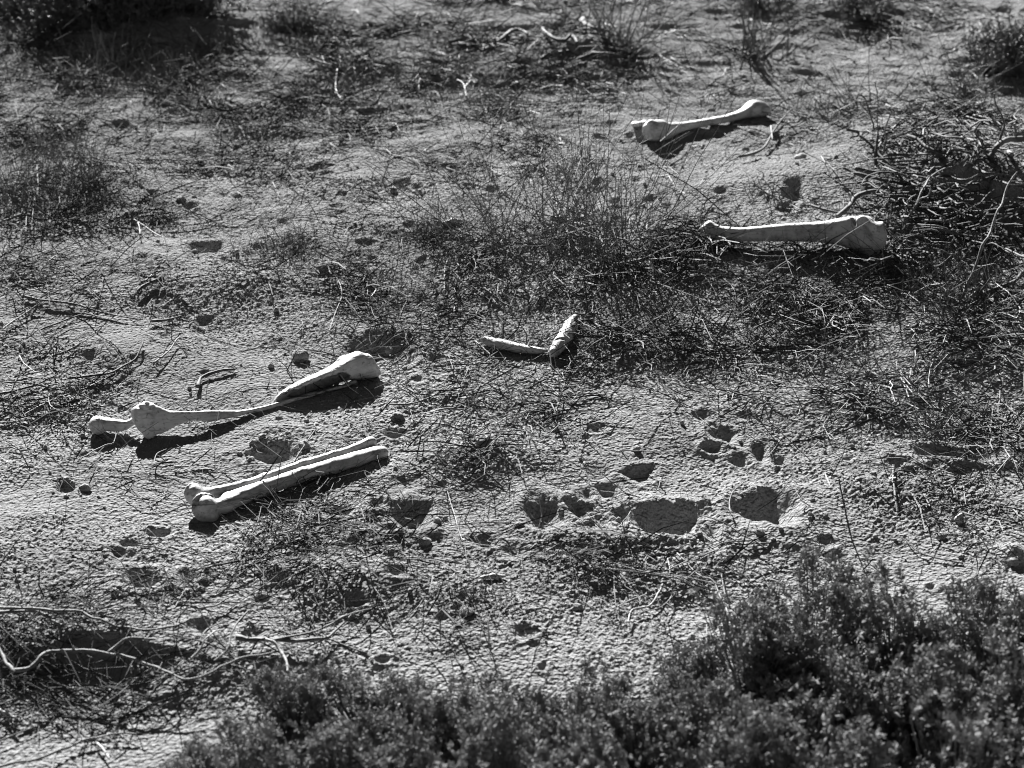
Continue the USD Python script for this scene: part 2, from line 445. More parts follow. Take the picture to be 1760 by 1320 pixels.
class Frame:
    """A bone's own axes: x along it, v up across it, w towards the viewer's side; from the pixels and heights of its two ends."""

    def __init__(self, p0, h0, p1, h1, roll=0.0):
        g0, g1 = on_ground(*p0, h0), on_ground(*p1, h1)
        self.o = g0
        self.x = (g1 - g0) / np.linalg.norm(g1 - g0)
        self.len = np.linalg.norm(g1 - g0)
        mid = (g0 + g1) / 2
        view = (mid - EYE) / np.linalg.norm(mid - EYE)
        self.scale = np.linalg.norm(mid - EYE) / FPX
        w = -view - self.x * (-view @ self.x)
        w /= np.linalg.norm(w)
        v = np.cross(w, self.x)
        if v[2] < 0:
            v = -v
        self.w, self.v = w, v

    def loc(self, px, py, w=0.0):
        d = ray(px, py)
        o = self.o + self.w * w
        p = EYE + d * (((o - EYE) @ self.w) / (d @ self.w))
        return np.array([(p - self.o) @ self.x, (p - self.o) @ self.v, w])

    def basis(self):
        return np.stack([self.x, self.v, self.w], 1)


def loft(F, top, bot, depth, power=2.2, woff=0.0):
    """A solid whose silhouette from the photograph's side has the given upper and lower edge; depth: (fraction along it, half depth in m)."""
    t = np.array([F.loc(*p)[:2] for p in top])
    b = np.array([F.loc(*p)[:2] for p in bot])

    def curve(c):
        x = np.maximum.accumulate(c[:, 0] + np.arange(len(c)) * 1e-6)
        return PchipInterpolator(x, c[:, 1]), x[0], x[-1]

    ft, t0, t1 = curve(t)
    fb, b0, b1 = curve(b)
    x0, x1 = min(t0, b0), max(t1, b1)
    dp = np.array(depth, float)
    fd = PchipInterpolator(x0 + dp[:, 0] * (x1 - x0), dp[:, 1])

    def f(X, V, W):
        xc = np.clip(X, x0, x1)
        hi, lo = ft(np.clip(xc, t0, t1)), fb(np.clip(xc, b0, b1))
        a = np.maximum((hi - lo) / 2, 0.0012)
        c = (hi + lo) / 2
        dd = fd(xc)
        q = (np.abs((V - c) / a) ** power + np.abs((W - woff) / dd) ** power) ** (1 / power)
        d = (1 - q) * np.minimum(a, dd)
        cap = np.minimum(X - x0, x1 - X)
        return smin(d, cap, 0.003)

    return f, (x0, x1)


def bone_mesh(F, f, lo, hi, edge=0.003, rough=0.0008, seed=0, smooth=4):
    """Surface of the solid f (positive inside) in the frame's coordinates, weathered; returns local vertices and faces."""
    lo, hi = np.array(lo, float), np.array(hi, float)
    step = edge * 0.8
    n = np.maximum(np.ceil((hi - lo) / step).astype(int) + 1, 3)
    ax = [np.linspace(lo[k], hi[k], n[k]) for k in range(3)]
    X, V, W = np.meshgrid(*ax, indexing="ij")
    G = f(X, V, W)
    inv = (n - 1) / (hi - lo)
    L = G.tolist()
    nx, nv, nw = n
    lx, lv, lw = lo
    ix, iv, iw = inv

    def sample(x, y, z):
        a, b, c = (x - lx) * ix, (y - lv) * iv, (z - lw) * iw
        i, j, k = int(a), int(b), int(c)
        if a < 0 or b < 0 or c < 0 or i >= nx - 1 or j >= nv - 1 or k >= nw - 1:
            return -1.0
        a -= i
        b -= j
        c -= k
        p, q = L[i], L[i + 1]
        p0, p1, q0, q1 = p[j], p[j + 1], q[j], q[j + 1]
        e = (p0[k] * (1 - c) + p0[k + 1] * c) * (1 - b) + (p1[k] * (1 - c) + p1[k + 1] * c) * b
        g = (q0[k] * (1 - c) + q0[k + 1] * c) * (1 - b) + (q1[k] * (1 - c) + q1[k + 1] * c) * b
        return e * (1 - a) + g * a

    m = manifold3d.Manifold.level_set(sample, [*lo, *hi], edge).to_mesh()
    t = trimesh.Trimesh(m.vert_properties[:, :3].astype(float), m.tri_verts.astype(int), process=True)
    trimesh.smoothing.filter_taubin(t, lamb=0.5, nu=0.52, iterations=smooth)
    v = np.array(t.vertices)
    nrm = vertex_normals(v, np.array(t.faces))
    q = v * np.array([40.0, 160.0, 160.0]) + seed * 13.7
    d = (meshkit.fbm(q, 3, seed) - 0.5) * rough * 2 + (meshkit.fbm(v * 55 + seed, 3, seed + 3) - 0.5) * rough * 2.5
    return v + nrm * d[:, None], np.array(t.faces)


def place_mesh(name, F, v, f, m, label, cat, group=None, part="shaft"):
    """One bone: an Xform in its own axes that holds its one surface."""
    x = UsdGeom.Mesh.Define(stage, numbered(f"/World/{name}"))
    path = str(x.GetPath())
    g = x
    fl = np.asarray(f, np.int32)
    n = vertex_normals(v, fl)
    g.CreatePointsAttr(Vt.Vec3fArray.FromNumpy(v.astype(np.float32)))
    g.CreateFaceVertexCountsAttr(Vt.IntArray.FromNumpy(np.full(len(fl), 3, np.int32)))
    g.CreateFaceVertexIndicesAttr(Vt.IntArray.FromNumpy(fl.ravel()))
    g.CreateSubdivisionSchemeAttr("none")
    g.CreateNormalsAttr(Vt.Vec3fArray.FromNumpy(n.astype(np.float32)))
    g.SetNormalsInterpolation("vertex")
    B = F.basis()
    mat = Gf.Matrix4d(1)
    for k in range(3):
        mat.SetRow3(k, Gf.Vec3d(*map(float, B[:, k])))
    mat.SetTranslateOnly(Gf.Vec3d(*map(float, F.o)))
    x.AddTransformOp().Set(mat)
    UsdShade.MaterialBindingAPI.Apply(g.GetPrim()).Bind(m)
    tag(x, label, cat, group)
    return x


def rods(F, X, V, W, chain, k=None):
    """Union of round cones through (pixel x, pixel y, w in m, radius in pixels)."""
    pts = [(F.loc(c[0], c[1], c[2]), c[3] * F.scale) for c in chain]
    d = None
    for (a, ra), (b, rb) in zip(pts[:-1], pts[1:]):
        e = seg_rod(X, V, W, a, b, ra, rb)
        d = e if d is None else (np.maximum(d, e) if k is None else smax(d, e, k))
    return d


def box_of(F, pts, pad):
    q = np.array([F.loc(*p)[:2] for p in pts])
    return q.min(0) - pad, q.max(0) + pad


GROUPB = None

# A: the whole cannon bone with two rounded joint knobs, nearest to the viewer
F = Frame((352, 868), .019, (650, 775), .009)


def fA(X, V, W):
    front = rods(F, X, V, W, [(368, 875, .010, 13), (390, 867, .011, 13), (420, 852, .012, 12), (455, 839, .012, 13), (521, 816, .012, 12.5), (575, 801, .012, 12), (612, 790, .013, 12), (655, 779, .013, 13)], .006)
    back = rods(F, X, V, W, [(345, 851, -.012, 9.5), (372, 846, -.011, 9.5), (420, 836, -.010, 10), (455, 826, -.010, 12), (521, 803, -.012, 12.5), (575, 787, -.013, 12), (610, 775, -.014, 11), (637, 761, -.015, 11.5)], .006)
    mid = rods(F, X, V, W, [(380, 858, -.001, 9), (420, 845, -.001, 12), (455, 834, -.002, 13), (521, 812, -.002, 13.5), (600, 786, -.002, 12), (640, 774, -.002, 10)])
    d = smax(front, back, .003)
    d = smax(d, mid, .004)
    c1, c2 = F.loc(355, 875, .010), F.loc(335, 851, -.012)
    s = F.scale
    k1 = smax(ellipsoid(X, V, W, c1, (20 * s, 23 * s, 20 * s), .2), ellipsoid(X, V, W, c1 + [-.002, .003, .002], (25 * s, 27 * s, 4.5 * s), .2), .002)
    k1 = smax(k1, ellipsoid(X, V, W, F.loc(364, 888, .020), (11 * s, 10 * s, 10 * s)), .004)
    k2 = smax(ellipsoid(X, V, W, c2, (15 * s, 18 * s, 16 * s), .2), ellipsoid(X, V, W, c2 + [-.001, .0015, .002], (18.5 * s, 21 * s, 4 * s), .2), .0025)
    d = smax(smax(d, k1, .004), k2, .004)
    # the cleft between the two knobs and the trough along the upper side
    g0, g1 = F.loc(470, 819, .003), F.loc(640, 766, .002)
    d = smin(d, -seg_rod(X, V, W, g0 + [0, 4 * s, 0], g1 + [0, 4 * s, 0], 3.5 * s, 6.0 * s), .004)
    g0 = F.loc(395, 846, .001)
    d = smin(d, -seg_rod(X, V, W, g0 + [0, 3 * s, 0], F.loc(475, 818, .003), 2.0 * s, 4.0 * s), .004)
    e = F.loc(664, 776)[0]
    return smin(d, e + 0.25 * V - X, .004)


lo, hi = box_of(F, [(315, 830), (315, 905), (672, 750), (672, 800)], .012)
v, f = bone_mesh(F, fA, (*lo, -.05), (*hi, .05), .0032, .0005, 1)
place_mesh("cannon_bone", F, v, f, M["bone"], "whole pale cannon bone with two rounded knobs and a grooved shaft, nearest the viewer", "bone")

# B: flared half of a split long bone, tapering to a sliver sunk in the sand
F = Frame((240, 724), .034, (490, 691), .002)
fb, _ = loft(F, [(228, 702), (233, 698), (240, 694), (250, 690), (258, 692), (275, 703), (292, 708), (312, 710), (340, 711), (380, 710), (420, 704), (450, 698), (490, 687), (545, 672)],
             [(228, 716), (233, 730), (240, 741), (247, 748), (252, 758), (262, 753), (290, 745), (312, 736), (350, 727), (380, 721), (420, 713), (450, 707), (490, 695), (545, 679)],
             [(0, .016), (.08, .018), (.25, .012), (.5, .009), (1, .005)], 2.8)


def fB(X, V, W):
    s = F.scale
    d = fb(X, V, W)
    d = smax(d, rods(F, X, V, W, [(251, 700, .004, 9), (290, 712, .004, 5), (400, 709, .002, 4)]), .004)          # ridge along the upper edge
    d = smin(d, -ellipsoid(X, V, W, F.loc(228, 722, .022), (12 * s, 20 * s, 10 * s), .2), .003)                   # broken left face
    d = smin(d, -ellipsoid(X, V, W, F.loc(300, 742, -.006), (60 * s, 14 * s, 16 * s), .25), .004)
    d = d + .0022 * perlin(X * 110, V * 150, 73) * np.clip((F.loc(285, 720)[0] - X) / .03, 0, 1)
    return d


lo, hi = box_of(F, [(222, 684), (222, 764), (550, 668), (550, 700)], .008)
v, f = bone_mesh(F, fB, (*lo, -.04), (*hi, .04), .003, .0007, 2)
place_mesh("split_bone", F, v, f, M["bone"], "flared split bone tapering to a long thin sliver half sunk in the sand", "bone")

# its small neighbour on the left
F = Frame((162, 731), .018, (232, 726), .022)
fb2, _ = loft(F, [(156, 727), (160, 719), (170, 716), (186, 718), (205, 721), (216, 723), (226, 719), (235, 713)],
              [(156, 735), (160, 743), (172, 745), (186, 741), (200, 742), (214, 740), (226, 734), (235, 728)], [(0, .016), (.15, .021), (.5, .013), (.85, .009), (1, .006)], 2.2)


def fB2(X, V, W):
    s = F.scale
    d = smax(fb2(X, V, W), ellipsoid(X, V, W, F.loc(167, 731, .002), (13 * s, 15 * s, 20 * s)), .005)
    d = smin(d, -ellipsoid(X, V, W, F.loc(222, 736, .010), (16 * s, 8 * s, 8 * s)), .003)
    return d


lo, hi = box_of(F, [(150, 708), (150, 752), (240, 708), (240, 745)], .006)
v, f = bone_mesh(F, fB2, (*lo, -.035), (*hi, .035), .0026, .0008, 3)
place_mesh("bone_knuckle", F, v, f, M["bone"], "small knobbly bone end lying left of the flared split bone", "bone")

# C: broken bone with an open hollow shaft
F = Frame((478, 684), .008, (634, 630), .024)
fc, _ = loft(F, [(470, 689), (478, 678), (497, 664), (517, 653), (560, 633), (590, 614), (604, 607), (612, 604), (618, 607), (629, 609), (634, 616), (641, 630), (649, 644)],
             [(471, 692), (480, 691), (500, 688), (530, 681), (570, 670), (600, 657), (610, 653), (622, 652), (632, 651), (642, 649), (650, 647)],
             [(0, .008), (.2, .022), (.6, .032), (.85, .036), (1, .030)], 2.4)


def fC(X, V, W):
    s = F.scale
    d = fc(X, V, W)
    d = smax(d, rods(F, X, V, W, [(590, 624, .004, 12), (622, 618, .006, 11), (632, 622, .006, 8)]), .004)
    cav = rods(F, X, V, W, [(486, 688, .016, 9), (510, 679, .006, 12), (540, 668, .000, 15), (570, 655, -.002, 18), (594, 645, .000, 18)], .004)
    cav = smax(cav, rods(F, X, V, W, [(484, 694, .024, 10), (510, 686, .024, 14), (550, 671, .026, 18), (590, 655, .026, 15)], .004), .002)
    cav = smax(cav, rods(F, X, V, W, [(490, 704, .0, 12), (540, 690, -.004, 16), (580, 674, -.004, 16), (594, 664, 0, 11)], .004), .002)
    cav = smin(cav, F.loc(604, 645)[0] - X - .25 * V, .002)
    cav = cav + .0035 * perlin(X * 90, V * 120 + W * 90, 71) + .0020 * perlin(X * 260, V * 260 + W * 200, 72) + .0010
    return smin(d, -cav, .002)


lo, hi = box_of(F, [(464, 600), (464, 698), (656, 600), (656, 698)], .006)
v, f = bone_mesh(F, fC, (*lo, -.045), (*hi, .045), .0028, .0009, 4)
place_mesh("hollow_bone", F, v, f, M["bone"], "broken bone with its hollow shaft open, wide end beside a dark sand hole", "bone")
F = Frame((545, 676), .006, (612, 657), .008)
fs, _ = loft(F, [(540, 676), (560, 669), (590, 661), (608, 653), (613, 654)], [(540, 680), (560, 674), (590, 667), (608, 660), (613, 657)], [(0, .003), (.5, .006), (1, .004)], 2)
lo, hi = box_of(F, [(536, 650), (536, 684), (617, 650), (617, 684)], .004)
v, f = bone_mesh(F, fs, (*lo, -.012), (*hi, .012), .0018, .0003, 5)
place_mesh("bone_splinter", F, v, f, M["bone"], "thin bone splinter lying along the near side of the hollow broken bone", "bone")

# D: two short weathered pieces that meet in an L
F = Frame((836, 585), .013, (946, 604), .010)
fd, _ = loft(F, [(828, 580), (836, 578), (855, 582), (885, 588), (915, 595), (942, 600), (952, 604)], [(828, 588), (836, 594), (855, 600), (885, 605), (915, 608), (942, 607), (952, 607)],
             [(0, .008), (.2, .013), (.7, .011), (1, .005)], 2.1)
lo, hi = box_of(F, [(822, 572), (822, 614), (958, 572), (958, 614)], .004)
v, f = bone_mesh(F, fd, (*lo, -.02), (*hi, .02), .0024, .0011, 6)
place_mesh("bone_shard", F, v, f, M["bone"], "tapering grey bone shard, the left arm of the small L of bones", "bone")
F = Frame((957, 600), .014, (988, 548), .012)


def fD2(X, V, W):
    s = F.scale
    pts = [(952, 606, 0, 9), (962, 592, .002, 12), (972, 577, .002, 12.5), (981, 561, .001, 12), (988, 547, 0, 7.5)]
    d = rods(F, X, V, W, pts, .006)
    d = smin(d, -ellipsoid(X, V, W, F.loc(970, 584, .016), (2.0 * s, 30 * s, 7 * s), .5), .004)
    d = smin(d, -ellipsoid(X, V, W, F.loc(991, 552, .004), (22 * s, 4 * s, 20 * s), -.15), .003)
    return d


lo, hi = box_of(F, [(936, 536), (936, 618), (1002, 536), (1002, 618)], .004)
v, f = bone_mesh(F, fD2, (*lo, -.03), (*hi, .03), .0026, .0008, 7)
place_mesh("bone_shard", F, v, f, M["bone"], "stubby pale cracked bone piece, the upright arm of the small L of bones", "bone")

# E: the stout shin bone on the right
F = Frame((1212, 401), .022, (1515, 408), .034)
fe, _ = loft(F, [(1201, 393), (1210, 385), (1220, 379), (1229, 384), (1238, 388), (1252, 390), (1275, 391), (1310, 388), (1360, 384), (1410, 381), (1445, 375), (1462, 372), (1475, 371), (1490, 371), (1500, 376), (1508, 381), (1517, 381), (1521, 390), (1524, 402)],
             [(1201, 398), (1206, 402), (1212, 412), (1225, 414), (1260, 415), (1310, 415), (1360, 415), (1400, 416), (1438, 421), (1462, 428), (1485, 436), (1498, 440), (1506, 438), (1514, 430), (1521, 418), (1524, 408)],
             [(0, .016), (.06, .024), (.2, .020), (.5, .020), (.78, .030), (.93, .038), (1, .028)], 3.0)


def fE(X, V, W):
    s = F.scale
    d = fe(X, V, W)
    d = smax(d, rods(F, X, V, W, [(1482, 382, .030, 12), (1496, 391, .036, 9), (1505, 404, .036, 7)], .004), .004)
    d = smax(d, ellipsoid(X, V, W, F.loc(1514, 408, .012), (9 * s, 22 * s, 20 * s)), .006)
    d = smin(d, -ellipsoid(X, V, W, F.loc(1490, 402, .044), (22 * s, 6 * s, 8 * s), -1.0), .003)
    d = smin(d, -ellipsoid(X, V, W, F.loc(1466, 378, .030), (3.5 * s, 12 * s, 12 * s), .5), .003)
    d = smin(d, -ellipsoid(X, V, W, F.loc(1202, 407, .006), (9 * s, 6 * s, 12 * s)), .003)
    d = smin(d, -ellipsoid(X, V, W, F.loc(1506, 378, .018), (5 * s, 4 * s, 18 * s), .6), .004)
    return d


lo, hi = box_of(F, [(1192, 364), (1192, 446), (1532, 364), (1532, 446)], .01)
v, f = bone_mesh(F, fE, (*lo, -.065), (*hi, .065), .0042, .0008, 8)
place_mesh("shin_bone", F, v, f, M["bone"], "stout whole shin bone with one broad end, beside the dead branch pile", "bone")

# F: the slender bone at the back with both ends flared
F = Frame((1130, 222), .030, (1304, 189), .016)
ff, _ = loft(F, [(1112, 214), (1118, 207), (1130, 206), (1140, 210), (1170, 210), (1200, 206), (1240, 199), (1265, 192), (1283, 181), (1291, 173), (1300, 173), (1309, 177), (1316, 186)],
             [(1113, 226), (1116, 238), (1124, 242), (1142, 241), (1156, 233), (1174, 226), (1198, 220), (1232, 214), (1262, 208), (1285, 203), (1300, 202), (1310, 200), (1317, 194)],
             [(0, .026), (.1, .034), (.3, .020), (.7, .018), (.9, .028), (1, .022)], 2.5)


def fF(X, V, W):
    s = F.scale
    d = ff(X, V, W)
    d = smax(d, rods(F, X, V, W, [(1119, 212, .012, 7), (1128, 220, .018, 8), (1133, 232, .014, 6)], .005), .006)
    d = smin(d, -ellipsoid(X, V, W, F.loc(1120, 228, .036), (9 * s, 8 * s, 8 * s)), .006)
    d = smin(d, -ellipsoid(X, V, W, F.loc(1303, 171, .0), (3.5 * s, 3 * s, 22 * s)), .005)
    return d


lo, hi = box_of(F, [(1104, 166), (1104, 248), (1324, 166), (1324, 248)], .012)
v, f = bone_mesh(F, fF, (*lo, -.06), (*hi, .06), .0045, .001, 9)
place_mesh("limb_bone", F, v, f, M["bone"], "slender curved bone flared at both ends, farthest away of the bones", "bone")
F = Frame((1088, 213), .014, (1114, 215), .016)
fg, _ = loft(F, [(1085, 212), (1092, 209), (1102, 208), (1112, 206)], [(1085, 216), (1092, 219), (1102, 218), (1112, 222)], [(0, .012), (.4, .022), (1, .02)], 2)
lo, hi = box_of(F, [(1080, 202), (1080, 226), (1118, 202), (1118, 226)], .006)
v, f = bone_mesh(F, fg, (*lo, -.03), (*hi, .03), .0035, .002, 10)
place_mesh("bone_knuckle", F, v, f, M["bone"], "small rough bone lump touching the left end of the farthest bone", "bone")
for (x0, y0, x1, y1, r, lab) in ((946, 374, 978, 380, 4.5, "pale bone chip seen through the stems of the dry central bush"), (826, 993, 868, 990, 5, "flat pale chip lying on sand below the hoof prints"),
                                 (762, 384, 794, 379, 5, "pale flat bone sliver behind the left side of the dry central bush")):
    F = Frame((x0, y0), .005, (x1, y1), .005)
    s = F.scale
    g = lambda X, V, W: rods(F, X, V, W, [(x0, y0, 0, r * .7), ((x0 + x1) / 2, (y0 + y1) / 2 - 1, 0, r), (x1, y1, 0, r * .5)], .004)
    lo, hi = box_of(F, [(x0 - 8, min(y0, y1) - 10), (x1 + 8, max(y0, y1) + 10)], .006)
    v, f = bone_mesh(F, g, (*lo, -.02), (*hi, .02), .0026, .0012, 11)
    place_mesh("bone_chip", F, v, f, M["bone"], lab, "bone")

# ------------------------------------------------------------------ thin things: tubes along polylines
def tubes(P, R, sides=3, close=True):
    """Many tapered tubes at once. P (n, k, 3) points, R (n, k) radii -> vertices, quad faces."""
    P, R = np.asarray(P, float), np.asarray(R, float)
    n, k, _ = P.shape
    T = np.gradient(P, axis=1)
    T /= np.linalg.norm(T, axis=2, keepdims=True) + 1e-12
    ref = np.where(np.abs(T[:, :1, 2:]) < 0.85, np.array([0, 0, 1.0]), np.array([1.0, 0, 0]))
    A = np.cross(T, np.broadcast_to(ref, T.shape))
    A /= np.linalg.norm(A, axis=2, keepdims=True) + 1e-12
    B = np.cross(A, T)
    an = np.arange(sides) * 2 * np.pi / sides
    V = P[:, :, None] + R[:, :, None, None] * (np.cos(an)[:, None] * A[:, :, None] + np.sin(an)[:, None] * B[:, :, None])
    i = (np.arange(n) * k * sides)[:, None, None] + (np.arange(k - 1) * sides)[None, :, None]
    j = np.arange(sides)[None, None, :]
    j2 = (j + 1) % sides
    F = np.stack([i + j, i + j2, i + sides + j2, i + sides + j], -1).reshape(-1, 4)
    return V.reshape(-1, 3), F


def joined(parts):
    vs, fs, o = [], [], 0
    for v, f in parts:
        vs.append(v)
        fs.append(np.asarray(f) + o)
        o += len(v)
    return np.vstack(vs), np.vstack(fs)


def spline(pts, n):
    """n points on a smooth curve through pts."""
    pts = np.asarray(pts, float)
    if len(pts) == 2:
        return pts[0] + (pts[1] - pts[0]) * np.linspace(0, 1, n)[:, None]
    d = np.concatenate([[0], np.cumsum(np.linalg.norm(np.diff(pts, axis=0), axis=1) + 1e-9)])
    return PchipInterpolator(d, pts)(np.linspace(0, d[-1], n))


def capped(v, f, k, sides):
    """Close the two ends of one tube."""
    c0, c1 = v[:sides].mean(0), v[-sides:].mean(0)
    m = len(v)
    v = np.vstack([v, c0, c1])
    e = [[m, (i + 1) % sides, i, i] for i in range(sides)] + [[m + 1, m - sides + i, m - sides + (i + 1) % sides, m - sides + (i + 1) % sides] for i in range(sides)]
    return v, f, np.array([[a, b, c] for a, b, c, _ in e])


def twig_mesh(P, r0, r1, rng, knots=0.25, sides=6, n=None, wob=0.0):
    """One woody twig as triangles: knobbly radius, closed ends."""
    n = n or max(6, 3 * len(P))
    C = spline(P, n)
    if wob:
        C = C + np.stack([np.interp(np.arange(n), np.linspace(0, n - 1, max(4, n // 2)), rng.normal(0, wob, max(4, n // 2))) for _ in range(3)], 1)
    t = np.linspace(0, 1, n)
    r = (r0 + (r1 - r0) * t) * (1 + knots * rng.uniform(-.6, 1, n))
    v, f = tubes(C[None], r[None], sides)
    v, f, e = capped(v, f, n, sides)
    tri = np.vstack([f[:, [0, 1, 2]], f[:, [0, 2, 3]], e])
    return v, tri


def px_scale(px, py):
    return np.linalg.norm(on_ground(px, py) - EYE) / FPX


# ------------------------------------------------------------------ where the litter lies (ellipses of the photograph's pixels, density)
LITTER = [(560, 830, 60, 30, .3), (300, 1000, 120, 40, .4), (700, 930, 100, 40, .6), (350, 700, 80, 30, .25), (1000, 780, 90, 40, .35), (1180, 690, 100, 40, .4), (1550, 860, 160, 60, .3), (1650, 960, 140, 50, .35), (1330, 720, 80, 30, .35), (1420, 990, 120, 30, .4), (1000, 1080, 160, 40, .5), (480, 640, 60, 30, .3), (230, 520, 120, 40, .22), (420, 480, 80, 30, .15), (1500, 480, 260, 60, .9), (1600, 560, 240, 80, .9), (850, 620, 90, 40, .6), (1050, 620, 150, 40, .7), (1650, 250, 150, 40, .7), (1250, 460, 200, 40, .9), (800, 170, 160, 40, .7), (1250, 110, 120, 24, .4), (1550, 200, 120, 30, .5), (250, 380, 140, 30, .4), (560, 380, 120, 30, .3), (760, 300, 120, 30, .35), (1000, 470, 250, 50, 1.0), (1250, 510, 250, 65, 1.0), (1120, 570, 190, 45, .8), (1450, 560, 150, 45, .75), (1640, 610, 150, 90, 1.0), (1570, 710, 160, 60, 1.0), (1700, 760, 90, 80, .9),
          (1340, 640, 110, 35, .5), (670, 540, 110, 55, .85), (660, 475, 90, 30, .8), (740, 470, 100, 24, .45), (900, 730, 170, 55, .75), (760, 700, 110, 45, .6), (830, 810, 110, 60, .9), (1010, 680, 130, 36, .5),
          (560, 900, 150, 55, .65), (470, 960, 170, 70, .5), (650, 990, 180, 70, .6), (430, 1080, 150, 50, .85), (200, 1100, 200, 60, .85), (1090, 985, 170, 36, .75), (760, 1080, 130, 40, .55),
          (90, 680, 120, 55, .55), (60, 550, 90, 50, .35), (190, 800, 110, 36, .45), (700, 120, 240, 70, 1.0), (930, 130, 190, 50, .85), (500, 190, 190, 60, .9), (340, 210, 240, 60, .6),
          (120, 230, 170, 70, .7), (60, 400, 100, 65, 1.0), (180, 430, 100, 40, .35), (440, 280, 130, 36, .5), (550, 300, 60, 20, .5), (860, 220, 100, 26, .8), (610, 60, 140, 26, .5), (850, 20, 110, 14, .7),
          (1040, 30, 110, 22, .6), (180, 150, 240, 50, .9), (1400, 225, 110, 30, .6), (1500, 50, 170, 26, .55), (1300, 15, 90, 16, .7), (1450, 15, 150, 14, .7), (1640, 140, 80, 26, .45), (1080, 285, 90, 18, .75),
          (950, 285, 110, 26, .6), (690, 330, 90, 20, .35), (1150, 90, 90, 24, .35), (1620, 480, 160, 40, 1.0), (1420, 480, 140, 40, .9), (1700, 300, 120, 80, .9), (1560, 300, 90, 50, .8), (1600, 400, 110, 36, .5),
          (110, 1180, 170, 60, 1.0), (330, 1180, 130, 60, .75), (1200, 170, 80, 18, .3), (520, 45, 70, 22, .7), (30, 90, 90, 60, .7), (250, 300, 140, 30, .35), (380, 320, 90, 24, .3), (1740, 640, 60, 140, .9), (1480, 760, 120, 30, .6),
          (1380, 600, 120, 40, .7), (600, 620, 40, 14, .4), (1230, 620, 150, 40, .6), (750, 560, 60, 30, .6), (1200, 430, 100, 24, .6), (800, 415, 60, 16, .35), (660, 840, 60, 26, .6), (1700, 420, 100, 40, .5)]


def litter_density(px, py):
    d = np.zeros_like(px)
    for cx, cy, rx, ry, s in LITTER:
        d = np.maximum(d, s * np.exp(-((((px - cx) / rx) ** 2 + ((py - cy) / ry) ** 2) ** 1.3) * 0.8))
    return d


def make_litter():
    rng = np.random.default_rng(31)
    # candidates spread evenly over the ground
    N = 330000
    y = np.sqrt(rng.uniform(1.7 ** 2, 8.0 ** 2, N))
    x = rng.uniform(-1, 1, N) * 0.36 * np.sqrt(y ** 2 + 2.56)
    p = to_px(np.stack([x, y, np.zeros(N)], 1))
    patch = 0.56 + 2.1 * perlin(x * 5, y * 5, 41) + 0.9 * perlin(x * 14, y * 14, 42)
    d = (litter_density(p[:, 0], p[:, 1])) * np.clip(patch, 0.08, 1.25) ** 1.3 + (0.012 + 0.03 * np.clip(perlin(x * 3, y * 3, 43), 0, 1)) * (1 - .85 * sstep(3.2, 5.0, y))
    d = d * (1 - .30 * sstep(3.8, 5.2, y))
    keep = rng.random(N) < d * 0.85
    x, y, d = x[keep], y[keep], d[keep]
    n = len(x)
    far = np.clip((y - 2.0) / 5.0, 0, 1)
    L = (rng.gamma(2.6, .020, n) + .012) * (1 + .15 * far)
    r = (.0004 + .0011 * rng.random(n) ** 2) * (1 + .45 * far)
    az = rng.normal(0, 0.75, n) + np.pi * (rng.random(n) < .5)
    flip = rng.random(n) < .3
    az = np.where(flip, rng.uniform(0, 2 * np.pi, n), az)
    tilt = np.abs(rng.normal(0, .22, n)) + (rng.random(n) < .10) * rng.uniform(.3, 1.2, n)
    base = rng.exponential(.0050, n) * (0.3 + 1.9 * d)
    t = np.linspace(0, 1, 3)
    bend = rng.normal(0, .55, n)
    P = np.zeros((n, 3, 3))
    for k in range(3):
        a = az + bend * t[k]
        P[:, k, 0] = x + np.cos(a) * L * t[k]
        P[:, k, 1] = y + np.sin(a) * L * t[k]
    g = height(P[:, :, 0], P[:, :, 1], True)
    arch = np.sin(np.pi * t)[None] * rng.uniform(0, .10, n)[:, None] * L[:, None]
    P[:, :, 2] = g.max(1, keepdims=True) * .35 + g * .65 + base[:, None] + np.sin(tilt)[:, None] * (t * L[:, None]) + arch + r[:, None] * .5
    R = r[:, None] * np.array([.85, 1.0, .5])
    v, f = tubes(P, R, 3)
    m = put("straw_litter", v, f, M["straw"])
    tag(m, "mat of short dry straws and stem bits strewn over the sand", "litter", kind="stuff")
    return n


N_STRAW = make_litter()

# crumbs of broken crust
def make_crumbs():
    rng = np.random.default_rng(32)
    base = trimesh.creation.icosphere(subdivisions=0)
    N = 3000
    y = np.sqrt(rng.uniform(1.9 ** 2, 5.5 ** 2, N))
    x = rng.uniform(-1, 1, N) * 0.34 * np.sqrt(y ** 2 + 2.56)
    keep = (perlin(x * 4, y * 4, 51) + rng.normal(0, .25, N)) > .08
    x, y = x[keep], y[keep]
    n = len(x)
    s = rng.gamma(2.0, .0009, n) + .0010
    z = height(x, y, True)
    V = np.asarray(base.vertices)[None] * rng.uniform(.7, 1.25, (n, 12, 1)) * (s[:, None, None] * rng.uniform(.7, 1.3, (n, 1, 3)))
    V = V + np.stack([x, y, z + s * .35], 1)[:, None]
    F = (np.asarray(base.faces)[None] + (np.arange(n) * 12)[:, None, None]).reshape(-1, 3)
    tag(put("sand_crumbs", V.reshape(-1, 3), F, M["clod"], smooth=True), "tiny crumbs of broken sand crust scattered everywhere", "sand crumbs", kind="stuff")


make_crumbs()

